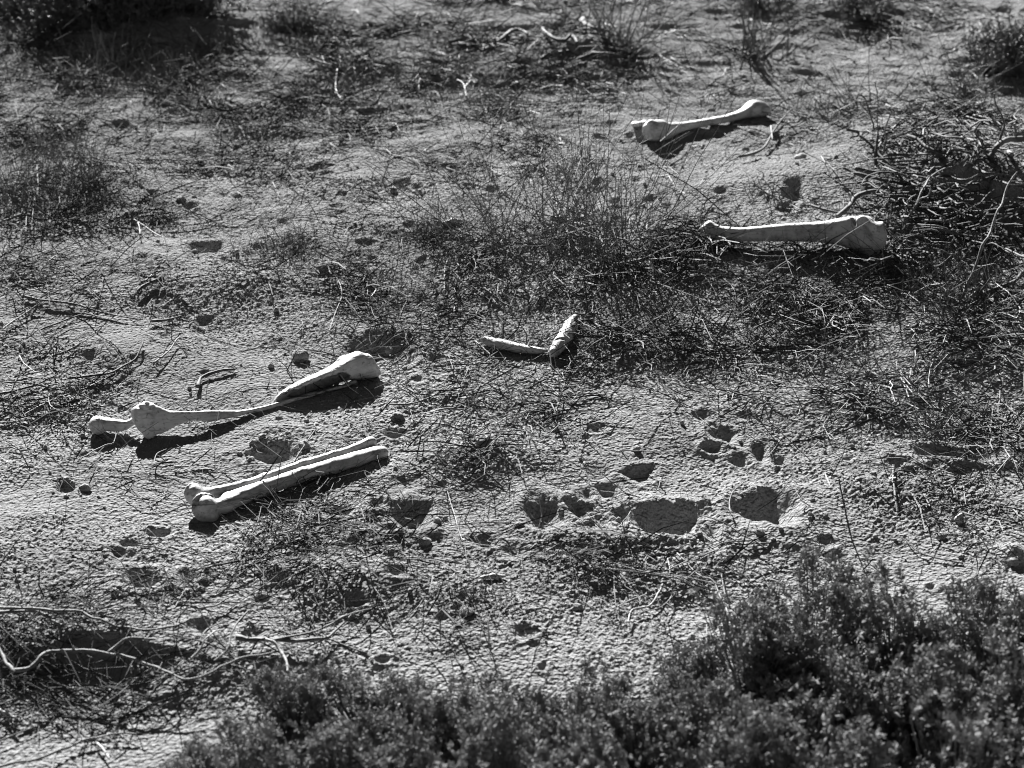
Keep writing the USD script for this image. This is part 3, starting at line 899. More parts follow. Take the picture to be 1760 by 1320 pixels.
# ------------------------------------------------------------------ clods round the pits, stones
LANDMARKS = [(330, 870, "the cannon bone's knobs"), (620, 790, "the cannon bone's far end"), (200, 740, "the split bone"), (560, 640, "the hollow bone"), (940, 590, "the small L of bones"),
             (1370, 410, "the stout shin bone"), (1200, 200, "the farthest bone"), (1000, 400, "the central bush"), (1640, 300, "the dead branch pile"), (1325, 880, "the large right pit"),
             (1143, 905, "the wide middle pit"), (935, 890, "the paw mark row"), (708, 894, "the pit below the cannon bone"), (245, 1010, "the scooped lower left pit"), (100, 1120, "the shaded lower left bank"),
             (250, 60, "the big dark shrub"), (1720, 75, "the upper right shrub"), (1300, 90, "the fan plant"), (900, 1100, "the bottom shrubs"),
             (1500, 1020, "the large right shrub"), (60, 340, "the tall left grass"), (490, 410, "the domed tuft"), (750, 110, "the top middle litter"), (1640, 660, "the right edge litter"),
             (900, 740, "the central litter"), (1180, 520, "the thick litter below the bush"), (100, 650, "the long left twigs"), (640, 540, "the litter above the hollow bone"),
             (1130, 990, "the stalk heap"), (450, 1080, "the low lower left branches"), (1250, 770, "the small right paw marks"), (420, 180, "the upper left litter"), (360, 560, "the bare left sand")]
ORD = ["", "second", "third", "fourth", "fifth", "sixth", "seventh", "eighth", "ninth", "tenth", "eleventh", "twelfth", "thirteenth"]
LATER = {}


def by_order(prim, px, one, many, group):
    """Alike things in one place are told apart by their order from the left."""
    tag(prim, None, None, group)
    LATER.setdefault((one, many), []).append((px, prim))


def give_orders():
    for (one, many), found in LATER.items():
        found.sort(key=lambda a: a[0])
        n = len(found)
        for k, (_, prim) in enumerate(found):
            where = "leftmost" if k == 0 else "rightmost" if k == n - 1 else f"{ORD[k]} from left" if k <= n // 2 else f"{ORD[n - 1 - k]} from right"
            prim.GetPrim().SetCustomDataByKey("label", one if n == 1 else f"{where} of the {many}")


def near(px, py):
    d = [(px - a) ** 2 + ((py - b) * 1.6) ** 2 for a, b, _ in LANDMARKS]
    return LANDMARKS[int(np.argmin(d))][2]


def lump(name, px, py, s, m, label, cat, rng, group=None, squash=.7, sub=2, sink=.25, order=None):
    b = trimesh.creation.icosphere(subdivisions=sub)
    v = np.array(b.vertices)
    q = v * 1.4 + rng.uniform(0, 50, 3)
    v = v * (0.45 + 1.1 * meshkit.fbm(q * 1.3, 3, 1))[:, None] * np.array([rng.uniform(.85, 1.25), rng.uniform(.8, 1.15), squash]) * s
    p = on_ground(px, py)
    x = put(name, v, b.faces, m, smooth=sub > 1)
    x.AddTranslateOp().Set(Gf.Vec3d(p[0], p[1], p[2] + s * squash * (1 - sink * 2) * .6))
    x.AddRotateZOp().Set(float(rng.uniform(0, 360)))
    tag(x, label, cat, group)
    if order:
        by_order(x, px, *order, group)


def make_lumps():
    rng = np.random.default_rng(33)
    lump("stone", 683, 720, .013, M["clod"], "small rounded pale clod standing alone right of the splinter", "clod", rng, squash=.8)
    lump("stone", 517, 619, .018, M["clod"], "upright dark lump of sand crust above the hollow bone", "clod", rng, squash=1.0)
    lump("stone", 1376, 274, .013, M["stone"], "small dark stone on sand left of the dead branch pile", "stone", rng, squash=.9)
    lump("stone", 1742, 968, .010, M["clod"], "dark rounded lump at the right edge above the foreground shrub", "clod", rng)
    lump("stone", 1648, 897, .008, M["pale_twig"], "tiny upright white chip on sand right of the large pit", "stone", rng, squash=1.5)
    for k, (cx, cy) in enumerate(((1560, 805), (1590, 800), (1538, 830), (870, 240), (1760, 238))):
        lump("sand_clod", cx, cy, .011 if k < 4 else .03, M["clod"], None, "clod", rng, "dark clods on open sand" if k < 3 else None, order=(f"dark clod on sand by {near(cx, cy)}", f"dark clods on sand by {near(cx, cy)}"))
    for k, (px, py, rx, ry, dep, rim) in enumerate(PITS[:33]):
        if dep < .018:
            continue
        for _ in range(int(3 + rx / 7)):
            a = rng.uniform(0, 2 * np.pi)
            q = rng.uniform(.95, 1.55)
            cx, cy = px + rx * q * math.cos(a), py + ry * q * math.sin(a)
            if cy < 250:
                continue
            w = near(px, py)
            lump("sand_clod", cx, cy, rng.gamma(2, .0017) + .0022, M["clod"], None, "clod", rng, f"sand clods by {w}", sub=1, squash=.8, order=(f"sand clod on pit rim by {w}", f"pit-rim clods by {w}"))


make_lumps()

# ------------------------------------------------------------------ branches and stalks that the photograph shows one by one
def branch(name, pts, r0, r1, m, label, cat="twig", lift=.006, parent=None, rng=np.random.default_rng(5), sides=6, wob=.0011, knots=.28, group=None, origin=None):
    """pts: (px, py) or (px, py, lift); radii in pixels of the photograph."""
    P = np.array([on_ground(p[0], p[1], p[2] if len(p) > 2 else lift) for p in pts])
    r0, r1 = r0 * .8, r1 * .72
    s = np.linalg.norm(P.mean(0) - EYE) / FPX
    v, f = twig_mesh(P, r0 * s, r1 * s, rng, knots, sides, wob=wob)
    if parent is not None:
        return put(name, v - (origin if origin is not None else 0), f, m, parent, smooth=True)
    o = v.mean(0)
    x = put(name, v - o, f, m, smooth=True)
    x.AddTranslateOp().Set(Gf.Vec3d(*map(float, o)))
    return tag(x, label, cat, group)


G, D, W = "grey_twig", "dark_twig", "pale_twig"
L0 = [
    (G, 3.4, 2, .030, "long thin branch reaching in from the left edge above the shaded bank", [(-30, 1042), (0, 1044), (58, 1045), (102, 1049), (136, 1049), (164, 1062), (205, 1078), (252, 1082), (293, 1076), (327, 1062)]),
    (G, 4, 3.5, .022, "forked thick branch dipping to the bank at the left edge", [(-30, 1054), (20, 1051), (58, 1049), (82, 1059), (99, 1071), (106, 1086), (106, 1110)]),
    (G, 4.2, 2, .050, "longest winding branch draped over the shaded bank at lower left", [(24, 1155), (48, 1148), (65, 1136), (78, 1122), (95, 1118), (126, 1119), (157, 1120), (188, 1123), (218, 1129), (245, 1138), (273, 1149), (297, 1160), (320, 1167), (344, 1161), (365, 1155), (385, 1143), (416, 1131), (443, 1126), (469, 1123)]),
    (G, 3.5, 4, .055, "short stub branch slanting down at the left edge by the bank", [(-6, 1110), (3, 1124), (14, 1143), (24, 1155)]),
    (G, 3, 2, .055, "arched side shoot rising from the winding branch at lower left", [(188, 1122), (201, 1110), (218, 1100), (239, 1096), (269, 1098)]),
    (G, 4.6, 1.8, .022, "stout curved stick lying between the two long branches at lower left", [(121, 1098), (150, 1097), (177, 1091), (205, 1081), (213, 1062)]),
    (W, 2.4, 1.8, .045, "pale crooked stick standing out of the lower left litter", [(324, 1136), (341, 1120), (361, 1093), (368, 1086), (385, 1081)]),
    (G, 2.4, 1.6, .045, "pale hooked stick right of the crooked one at lower left", [(368, 1137), (385, 1124), (394, 1107), (399, 1083)]),
    (G, 5.5, 2.6, .016, "thick low branch with a deep shadow above the left foreground shrub", [(406, 1095), (440, 1100), (470, 1100), (505, 1101), (535, 1100), (559, 1097), (580, 1081), (604, 1057)]),
    (G, 3.2, 2.0, .020, "thin branch running along the top of the thick low branch", [(440, 1099), (484, 1096), (525, 1090), (559, 1076), (596, 1056)]),
    (W, 3.6, 3, .030, "pale sharply curved branch bending into the left foreground shrub", [(456, 1100), (474, 1107), (487, 1124), (494, 1141), (493, 1158)]),
    (W, 2, 1.4, .04, "pale straight stick below the crooked one at lower left", [(262, 1172), (293, 1156), (314, 1136)]),
    (G, 3.4, 2, .012, "long branch along the bottom left corner", [(-20, 1322), (41, 1308), (78, 1301), (102, 1291), (136, 1276), (170, 1267), (205, 1262), (235, 1263)]),
    (G, 2.8, 2.2, .012, "short fork going down from the bottom left branch", [(102, 1291), (92, 1305), (88, 1326)]),
    (W, 2.8, 2.2, .010, "short pale stick lying in the bottom left corner shade", [(167, 1277), (179, 1290), (191, 1303)]),
    (W, 3.2, 2, .010, "pale stick poking in from the left edge in the shade", [(-12, 1212), (0, 1219), (17, 1228), (29, 1235)]),
    (G, 2.4, 1.6, .012, "bowed twig right of the scooped pit at lower left", [(341, 1045), (368, 1042), (389, 1030), (406, 1020)]),
    (G, 1.6, 1.2, .014, "thin leaning twig by the scooped pit at lower left", [(300, 1045), (309, 1030), (320, 1013)]),
    (D, 2, 1.4, .010, "dark straight twig in the shade of the lower left bank", [(-10, 1276), (34, 1260), (65, 1247)]),
    (G, 2, 1.4, .016, "kinked twig over the thick low branch at lower left", [(397, 1086), (416, 1062), (430, 1049), (462, 1070), (505, 1093)]),
    (W, 2.4, 1.8, .012, "white S-shaped twig ending in a hook below the middle pit", [(1139, 1005), (1134, 1016), (1125, 1031), (1116, 1039), (1105, 1044), (1087, 1049), (1082, 1056), (1080, 1076)]),
    (W, 1.3, 1.0, .010, "thin pale twig crossing left of the white S-shaped twig", [(1049, 1048), (1067, 1039), (1091, 1029), (1111, 1021)]),
    (G, 1.3, 1.0, .012, "upright thin stalk at the left end of the stalk heap", [(1055, 978), (1055, 1004), (1059, 1042)]),
    (G, 1.5, 1.0, .012, "slanting stalk through the left end of the stalk heap", [(1042, 976), (1062, 997), (1082, 1013), (1096, 1025), (1102, 1041)]),
    (D, 1.6, 1.2, .012, "dark long stalk between the two big pits", [(1209, 887), (1245, 899), (1280, 920), (1318, 944)]),
    (W, 1.8, 1.6, .014, "pale bent stalk pointing down into the large right shrub", [(1164, 951), (1191, 978), (1209, 993), (1222, 996), (1240, 1033), (1257, 1065)]),
    (W, 1.3, 1.0, .016, "long straight pale stalk lying across the stalk heap", [(1153, 976), (1182, 965), (1231, 945)]),
    (W, 1.4, 1.0, .012, "short pale stalk leaning up to the rim of the middle pit", [(1098, 975), (1122, 945)]),
    (G, 1.4, 1.2, .012, "bent stalk dropped into the side of the middle pit", [(1084, 880), (1073, 895), (1058, 909), (1022, 913)]),
    (W, 1.8, 1.3, .016, "upright white stub in the stalk heap", [(1149, 962), (1151, 985)]),
    (W, 1.1, .8, .012, "pale L-shaped stalk right of the pit below the cannon bone", [(768, 845), (780, 880), (795, 928), (850, 938)]),
    (G, 1.5, 1.1, .010, "bent stalk between the middle and right pits", [(1255, 880), (1257, 850), (1282, 828)]),
    (G, 2.6, 2.6, .003, "straight stick lying alone on sand right of the large pit", [(1534, 800), (1537, 835), (1542, 880)]),
    (D, 2.6, 1.8, .012, "dark curved twig with an upturned tip at the left of the picture", [(118, 650), (154, 646), (192, 640), (213, 628), (233, 615), (245, 588)]),
    (G, 2, 1.4, .010, "long grey twig below the dark curved one at the left", [(38, 715), (74, 695), (103, 683), (139, 671), (177, 653), (207, 636)]),
    (D, 2.8, 1.6, .010, "dark twig at the left edge beside the long grey twig", [(-10, 677), (35, 668), (74, 656), (97, 645)]),
    (D, 4, 3, .008, "short thick dark bent twig on bare sand above the split bone", [(340, 665), (344, 650), (369, 640), (402, 633)]),
    (G, 1.8, 1.3, .010, "peaked twig on bare sand left of the short dark one", [(266, 624), (290, 603), (307, 582), (346, 600)]),
    (D, 2, 1.4, .008, "dark slanting twig high on the bare sand at left", [(71, 565), (118, 547), (154, 535)]),
    (G, 1.8, 1.2, .010, "straight grey twig slanting up at the left edge", [(6, 565), (35, 544), (65, 522)]),
    (D, 2.2, 1.6, .008, "long dark twig running level across the bare sand at left", [(41, 509), (65, 514), (127, 523), (165, 535), (207, 544), (245, 550)]),
    (D, 3, 2, .010, "dark short twig at the right end of the long level one", [(260, 553), (295, 547), (313, 541)]),
    (D, 3, 3.6, .012, "dark knobbed twig alone above the long level twig", [(236, 500), (257, 485), (284, 479)]),
    (W, 1.8, 1.2, .014, "pale short twig at the left edge over the long grey one", [(32, 612), (47, 630), (62, 642)]),
    (D, 1.8, 1.2, .008, "dark thin twig left of the peaked one", [(89, 612), (127, 597), (160, 577)]),
    (W, 1.2, 0.8, .008, "thread-thin straight stalk lying left of the cannon bone", [(300, 800), (390, 799), (482, 801)]),
    (G, 2, 1.6, .010, "straight stick leaning behind the cannon bone", [(503, 795), (541, 740)]),
    (G, 1.5, 1.1, .016, "hooked thin twig in the shadow of the bone knuckle", [(141, 787), (159, 775), (181, 765), (195, 761), (199, 753), (200, 741)]),
    (G, 1.5, 1.1, .010, "thin twig below the shadow of the split bone", [(143, 797), (165, 794), (189, 791), (202, 795)]),
    (G, 1.5, 1.1, .012, "thin kinked twig right of the split bone's shadow", [(264, 798), (268, 785), (286, 772)]),
    (G, 1.4, 1.0, .012, "little upright twig in the split bone's shadow", [(217, 790), (229, 773)]),
    (W, 1.1, 0.8, .014, "pale kinked stalk on the slope above the hollow bone", [(575, 471), (588, 509), (577, 534), (567, 568)]),
    (G, 2, 1.4, .010, "bowed twig right of the lone pale clod", [(668, 696), (704, 694), (747, 678), (773, 661)]),
    (W, 1.7, 1.4, .010, "pale slanting twig left of the L of bones", [(818, 588), (835, 602), (851, 616)]),
    (W, 1.3, 1.0, .020, "pale upright stalk below the left of the central bush", [(770, 445), (764, 465), (764, 497)]),
    (G, 1.5, 1.1, .010, "long straight stalk above the L of bones", [(832, 494), (861, 516), (889, 531)]),
    (D, 1.4, 1.1, .024, "dark thin stalk bent over the stubby bone of the L", [(945, 585), (962, 578), (976, 573), (996, 576)]),
    (W, 2.0, 1.4, .022, "topmost of three pale straws leaning together at right", [(1547, 642), (1572, 671)]),
    (W, 2.0, 1.4, .018, "middle of three pale straws leaning together at right", [(1548, 650), (1569, 677)]),
    (W, 1.8, 1.3, .014, "lowest of three pale straws leaning together at right", [(1549, 652), (1558, 668), (1563, 682)]),
    (W, 2.0, 1.6, .022, "upright straw right of the three leaning straws", [(1602, 621), (1596, 660)]),
    (G, 1.5, 1.1, .018, "thin upright straw above the three leaning straws", [(1566, 632), (1564, 658)]),
    (W, 2.6, 2.2, .010, "short bright white stick in the litter at the right", [(1594, 712), (1606, 726)]),
    (W, 1.4, 1.2, .010, "long level pale straw in the litter at the right", [(1621, 736), (1655, 736), (1690, 736)]),
    (G, 1.4, 1.1, .020, "tall upright straw near the right edge", [(1720, 672), (1716, 717)]),
    (G, 1.6, 1.2, .012, "slanting straw meeting the level pale straw at the right", [(1657, 690), (1623, 735)]),
    (G, 1.4, 1.0, .018, "upright straw below the tall one near the right edge", [(1706, 703), (1703, 755)]),
    (W, 2.2, 1.8, .010, "small white stick at the left end of the right litter", [(1562, 560), (1571, 570)]),
    (W, 1.7, 1.1, .020, "pale bent straw at the right edge below the branch pile", [(1701, 478), (1729, 501), (1751, 526), (1743, 548)]),
    (D, 4.2, 3, .014, "dark thick curved stick at the right edge below the branch pile", [(1690, 504), (1715, 494), (1738, 485), (1758, 469), (1775, 450)]),
    (G, 1.8, 1.3, .012, "grey twig right of the broad end of the shin bone", [(1533, 420), (1553, 443), (1585, 456)]),
    (G, 1.8, 1.2, .016, "grey twig slanting up below the branch pile", [(1566, 475), (1605, 449), (1657, 426)]),
    (D, 4.5, 3, .010, "dark wriggling branch behind the litter at the top middle", [(833, 85), (853, 73), (874, 56), (887, 51), (908, 58)]),
    (D, 4.5, 3.5, .020, "dark zigzag branch at the top middle", [(932, 51), (949, 65), (969, 70), (980, 62), (990, 73)]),
    (D, 4.2, 3, .018, "dark long branch on the hummock at the top middle", [(928, 102), (955, 92), (996, 87), (1037, 90), (1080, 100)]),
    (D, 4, 3, .010, "dark branch left of the wriggling one at the top", [(768, 73), (799, 65), (812, 57)]),
    (D, 8, 5, .014, "thick dark broken log near the top edge", [(1000, 34), (1013, 48), (1037, 52)]),
    (W, 1.5, 1.8, .030, "white forked twig standing in the litter at upper middle", [(580, 119), (577, 147), (585, 169)]),
    (W, 1.3, 1.6, .025, "small white Y twig right of the forked one", [(785, 138), (799, 150), (800, 166)]),
    (W, 1.2, 1.4, .025, "right prong of the small white Y twig", [(809, 136), (799, 150)]),
    (D, 3.2, 1.6, .020, "dark twig rising beyond the shin bone", [(1272, 268), (1300, 262), (1318, 246), (1330, 225), (1362, 185)]),
    (W, 1.8, 1.6, .020, "white side shoot on the dark twig beyond the shin bone", [(1324, 216), (1327, 240)]),
    (G, 1.2, 0.9, .040, "thin pale stem leaning over the farthest bone", [(1135, 245), (1160, 222), (1180, 203)]),
    (G, 1.6, 1.2, .012, "grey stalk lying left of the tall grass at the left edge", [(84, 449), (104, 435), (120, 430)]),
    (G, 1.0, .9, .03, "pale upright stalk beside the tall grass at the left edge", [(63, 284), (64, 310), (65, 334)]),
    (G, 1.0, .9, .03, "pale left of two stalks below the tall grass", [(45, 372), (46, 398)]),
    (G, 1.2, .9, .03, "pale right of two stalks below the tall grass", [(57, 358), (54, 396)]),
    (W, 1.1, .9, .018, "pale crossed stalk by the small dark dents at left", [(232, 376), (250, 390), (278, 407)]),
    (W, 1.1, .9, .018, "pale upright prong of the crossed stalk at left", [(238, 383), (241, 402)]),
]
for m, r0, r1, lift, lab, pts in L0:
    branch("twig" if r0 < 2.5 else "branch", pts, r0, r1, M[m], lab, "twig" if r0 < 2.5 else "branch", lift)
for k in range(9):                                        # the heap of near-parallel stalks below the middle pit
    _r = np.random.default_rng(100 + k)
    o = _r.uniform(-9, 9)
    e = _r.uniform(-16, 16)
    x = branch("stalk", [(1040 + _r.uniform(-25, 60), 968 + o), (1110, 980 + o * .8 + e * .2), (1182, 993 + o * .6 + e * .6), (1235 + _r.uniform(-50, 35), 1008 + e)], 1.3, .8, M[[G, W, "straw"][k % 3]],
           None, "stalk", .006 + .002 * k, group="bundled stalks below the middle pit")
    by_order(x, o, "dry stalk in the parallel bundle below the middle pit", "parallel dry stalks below the middle pit, counted from the farthest", "bundled stalks below the middle pit")

# ------------------------------------------------------------------ the dead shrub on the right: gnarled branches, one thing
def dead_shrub():
    rng = np.random.default_rng(61)
    o = on_ground(1640, 300)
    x = thing("dead_shrub", o)
    tag(x, "dead shrub collapsed into a dark pile of gnarled branches at right", "dead shrub")
    B = [(D, 5, 4, .05, [(1440, 373), (1456, 359), (1470, 341), (1487, 330), (1505, 329), (1529, 333), (1558, 331), (1590, 327)]), (D, 4, 3, .03, [(1468, 300), (1499, 306), (1538, 312), (1578, 318), (1609, 321)]),
         (D, 4, 3, .02, [(1468, 290), (1489, 292), (1519, 296), (1550, 296)]), (D, 3.4, 4.2, .04, [(1560, 233), (1582, 245), (1598, 255), (1613, 264), (1633, 270), (1653, 276)]), (D, 5, 5, .05, [(1612, 247), (1613, 266)]),
         (D, 4, 5, .06, [(1668, 284), (1686, 276), (1706, 270), (1726, 270), (1743, 276), (1775, 280)]), (D, 5, 6, .08, [(1702, 266), (1712, 255), (1729, 243), (1747, 239), (1775, 240)]),
         (G, 4, 5, .05, [(1692, 284), (1698, 296), (1710, 306), (1722, 310)]), (G, 4.5, 4, .07, [(1741, 264), (1747, 276), (1759, 286), (1776, 292)]),
         (G, 2.8, 1.6, .03, [(1540, 396, .02), (1558, 386, .03), (1566, 369, .06), (1578, 345, .09), (1586, 323, .11), (1598, 307, .12), (1637, 288, .10)]),
         (G, 2.8, 1.6, .03, [(1556, 398, .02), (1560, 380, .05), (1574, 355, .09), (1582, 341, .11), (1592, 337, .12), (1600, 323, .14)]), (G, 2.4, 1.5, .03, [(1554, 386, .03), (1558, 365, .06), (1562, 349, .09), (1576, 337, .10)]),
         (D, 2.4, 1.8, .02, [(1623, 414, .01), (1645, 400, .03), (1672, 388, .05), (1692, 394, .04)]), (G, 3.4, 1.8, .05, [(1654, 514, .01), (1673, 466, .06), (1694, 414, .12), (1704, 392, .14), (1714, 365, .17), (1724, 341, .19), (1733, 318, .21), (1749, 296, .23)]),
         (D, 2.2, 1.6, .04, [(1647, 394, .02), (1666, 379, .05), (1696, 363, .09), (1716, 354, .11)]), (D, 3, 1.8, .08, [(1700, 268, .05), (1690, 251, .09), (1678, 233, .13), (1674, 227, .14), (1686, 211, .17)]),
         (D, 2.8, 1.4, .1, [(1714, 253, .06), (1722, 227, .11), (1726, 211, .15), (1722, 197, .18), (1714, 180, .21), (1710, 158, .25)]), (D, 2, 1.4, .1, [(1722, 221, .12), (1712, 213, .13), (1704, 192, .17)]), (D, 1.8, 1.2, .1, [(1704, 192, .17), (1690, 194, .17), (1678, 199, .16)]),
         (G, 2.8, 2, .08, [(1743, 237, .07), (1745, 225, .1), (1741, 213, .12)]), (D, 4.5, 3, .05, [(1505, 286, .01), (1505, 262, .05), (1508, 235, .08)]), (D, 1.3, .9, .1, [(1508, 235, .08), (1508, 209, .13), (1507, 170, .2), (1504, 140, .26)]),
         (G, 2, 1.3, .08, [(1517, 264, .03), (1521, 239, .07), (1521, 226, .1), (1527, 207, .13), (1531, 193, .16)]), (D, 2, 1.2, .08, [(1500, 222, .06), (1497, 209, .09), (1495, 192, .12), (1477, 162, .18)]),
         (D, 2.6, 2, .04, [(1479, 231, .08), (1505, 256, .05), (1525, 278, .04), (1550, 310, .02)]), (G, 2.2, 1.8, .05, [(1542, 276), (1550, 284), (1558, 288)]), (G, 2.6, 2.2, .05, [(1570, 276, .08), (1579, 286, .06), (1576, 306, .03)]),
         (G, 2.4, 1.8, .06, [(1582, 282, .05), (1596, 264, .08), (1596, 249, .1), (1584, 234, .12)]), (W, 2.4, 2, .08, [(1592, 318, .06), (1596, 306, .08), (1603, 307, .08), (1613, 314, .06)]),
         (D, 3, 2, .02, [(1390, 352, .02), (1420, 362, .02), (1450, 366, .02), (1500, 362, .02)]), (W, 1.8, 1.5, .04, [(1468, 372, .0), (1463, 352, .04), (1462, 332, .07), (1472, 312, .11)]), (G, 1.8, 1.4, .06, [(1524, 392, .01), (1532, 370, .05), (1530, 350, .08)]),
         (G, 2, 1.6, .03, [(1530, 368, .03), (1516, 360, .05), (1506, 378, .02)])]
    for m, r0, r1, lift, pts in B:
        branch("branch", pts, r0, r1, M[m], None, lift=lift, parent=x, rng=rng, wob=.002, knots=.22, origin=o)
    for k in range(210):                                   # the smaller tangle
        cx, cy = rng.normal(1655, 95), rng.normal(325, 62)
        if cx < 1450 or cy > 470 or cy < 205:
            continue
        a = rng.normal(0, .5) + (math.pi if rng.random() < .5 else 0)
        Lp = rng.uniform(35, 120)
        h0 = rng.uniform(.005, .09) * np.clip((cx - 1430) / 150, .2, 1)
        pts = []
        for t in (0, .35, .7, 1):
            pts.append((cx + math.cos(a) * Lp * t + rng.normal(0, 4), cy - math.sin(a) * Lp * t * .45 + rng.normal(0, 4), max(.003, h0 + rng.normal(0, .02) + .05 * t * rng.random())))
        branch("branch", pts, rng.uniform(1.0, 3.0), rng.uniform(.7, 1.4), M[D], None, parent=x, rng=rng, wob=.002, knots=.25, origin=o, sides=5)
    return x


dead_shrub()

# ------------------------------------------------------------------ plants made of thin stems
def stem_plant(name, px, py, n, h, spread, label, cat, mat, rng, r=.0011, sides=3, low=.2, side_twigs=3, base=.03, group=None, fine=0, fine_h=.5, lean=(0, 0)):
    o = on_ground(px, py)
    x = thing(name, o)
    tag(x, label, cat, group)
    for k in range(n):
        az = rng.uniform(0, 2 * np.pi)
        pol = rng.beta(1.6, 1.3) * spread
        Ls = h * rng.uniform(.45, 1.05)
        d = np.array([math.cos(az) * math.sin(pol) + lean[0], math.sin(az) * math.sin(pol) + lean[1], math.cos(pol) + .05])
        d /= np.linalg.norm(d)
        b = np.array([rng.normal(0, base), rng.normal(0, base * .7), 0])
        b[2] = gz(o[0] + b[0], o[1] + b[1]) - o[2] - .004
        t = np.linspace(0, 1, 6)
        up = np.array([0, 0, 1.0])
        C = b + d * (Ls * t)[:, None] + np.outer(t * t, up * rng.normal(0, .12) * Ls) + np.cumsum(rng.normal(0, .006, (6, 3)), 0) * Ls * 2
        C[:, 2] = np.maximum(C[:, 2], -.004 + .01 * t)
        rr = r * rng.uniform(.7, 1.5)
        parts = [tubes(C[None], (rr * (1.15 - .8 * t))[None], sides)]
        for _ in range(rng.integers(0, side_twigs + 1)):
            q = rng.uniform(.3, .95)
            i = min(int(q * 5), 4)
            c = C[i] + (C[i + 1] - C[i]) * (q * 5 - i)
            e = d + rng.normal(0, .55, 3)
            e /= np.linalg.norm(e)
            ll = Ls * rng.uniform(.08, .3)
            parts.append(tubes((c + e * (ll * np.linspace(0, 1, 3))[:, None])[None], (rr * .6 * np.array([1, .8, .4]))[None], 3))
        v, f = joined(parts)
        put("stem", v, f, mat, x)
    if fine:
        fine = int(fine * .40)
        az, pol = rng.uniform(0, 2 * np.pi, fine), rng.beta(1.6, 1.2, fine) * (spread + .25)
        Ls = h * fine_h * rng.uniform(.3, 1.0, fine)
        d = np.stack([np.cos(az) * np.sin(pol), np.sin(az) * np.sin(pol), np.cos(pol)], 1)
        b = np.stack([rng.normal(0, base * 2.6, fine), rng.normal(0, base * 2.2, fine), np.zeros(fine)], 1)
        b[:, 2] = height(o[0] + b[:, 0], o[1] + b[:, 1], False) - o[2]
        t = np.linspace(0, 1, 4)
        C = b[:, None] + d[:, None] * (Ls[:, None] * t)[:, :, None] + rng.normal(0, .30, (fine, 1, 3)) * (t * t)[None, :, None] * Ls[:, None, None]
        C[:, :, 2] = np.maximum(C[:, :, 2], .002)
        v, f = tubes(C, (r * .6 * rng.uniform(.6, 1.2, fine))[:, None] * np.array([1, .9, .7, .3]), 3)
        tag(put("fine_stalks", v, f, mat, x), kind="stuff")
    return x


rg = np.random.default_rng(71)
stem_plant("dry_bush", 1035, 445, 110, .40, 1.42, "wide dry bush of thin bare stems in the middle, its right and denser half", "bush", M["bush"], rg, r=.0011, base=.07, fine=700, fine_h=.35, side_twigs=5)
stem_plant("dry_bush", 905, 425, 85, .38, 1.38, "wide dry bush of thin bare stems in the middle, its left and sparser half", "bush", M["bush"], rg, r=.0010, base=.09, fine=500, fine_h=.35, side_twigs=5, lean=(-.12, 0))
stem_plant("dry_tuft", 733, 408, 22, .12, 1.1, "small fan of dry stems left of the central bush", "tuft", M["bush"], rg, r=.0013, base=.012, fine=220, fine_h=.6)
stem_plant("dry_tuft", 492, 428, 16, .09, 1.35, "low domed tuft casting a round shadow at left", "tuft", M["bush"], rg, r=.0009, base=.04, fine=900, fine_h=.8)
stem_plant("tall_grass", 45, 360, 30, .22, .75, "tall dark grass standing at the left edge", "grass", M["bush"], rg, r=.0012, base=.06, fine=350, fine_h=.35)
stem_plant("tall_grass", -20, 345, 18, .22, .75, "dark grass half cut off by the left edge", "grass", M["bush"], rg, r=.0012, base=.05, fine=500, fine_h=.5)
stem_plant("dry_tuft", 150, 322, 26, .16, 1.0, "dark-rooted tuft right of the tall grass", "tuft", M["bush"], rg, r=.0012, base=.02, fine=350, fine_h=.45)
stem_plant("dry_tuft", 112, 275, 24, .14, 1.0, "bushy dark tuft above the tall grass at left", "tuft", M["bush"], rg, r=.0012, base=.03, fine=500, fine_h=.6)
stem_plant("fan_plant", 1297, 103, 46, .26, 1.2, "sparse fan of bare upright stems at upper right", "plant", M["bush"], rg, r=.0021, base=.03, fine=120, fine_h=.4)
stem_plant("fan_plant", 1060, 78, 40, .26, 1.1, "bristly fan of bare stems on the hummock at the top middle", "plant", M["bush"], rg, r=.0018, base=.05, fine=200, fine_h=.5, lean=(.25, 0))
stem_plant("fan_plant", 1655, 158, 30, .2, 1.2, "thin fan of stems below the small leafy shrub at upper right", "plant", M["bush"], rg, r=.0013, base=.04, fine=120, fine_h=.5)
stem_plant("dry_tuft", 1470, 185, 10, .2, 1.2, "few bare stems left of the dead branch pile", "tuft", M["bush"], rg, r=.0013, base=.03)
stem_plant("dry_tuft", 1400, 190, 14, .09, 1.3, "low dark tuft right of the farthest bone", "tuft", M["bush"], rg, r=.0013, base=.05, fine=500, fine_h=.9)
stem_plant("dry_tuft", 1350, 350, 12, .08, 1.4, "low ragged tuft just above the shin bone", "tuft", M["bush"], rg, r=.0016, base=.03, fine=160, fine_h=.8)
stem_plant("dry_tuft", 862, 195, 14, .12, 1.2, "small thin tuft left of the farthest bone", "tuft", M["bush"], rg, r=.0012, base=.03, fine=300, fine_h=.6)
stem_plant("dry_tuft", 590, 158, 26, .16, 1.1, "dark bristly tuft around the white forked twig", "tuft", M["bush"], rg, r=.0013, base=.06, fine=600, fine_h=.5)
stem_plant("dry_tuft", 760, 148, 26, .14, 1.2, "dark bristly tuft left of the small white Y twig", "tuft", M["bush"], rg, r=.0013, base=.06, fine=700, fine_h=.6)
stem_plant("dry_tuft", 940, 140, 26, .12, 1.3, "dark low tuft on the slope above the farthest bone", "tuft", M["bush"], rg, r=.0013, base=.06, fine=800, fine_h=.7)
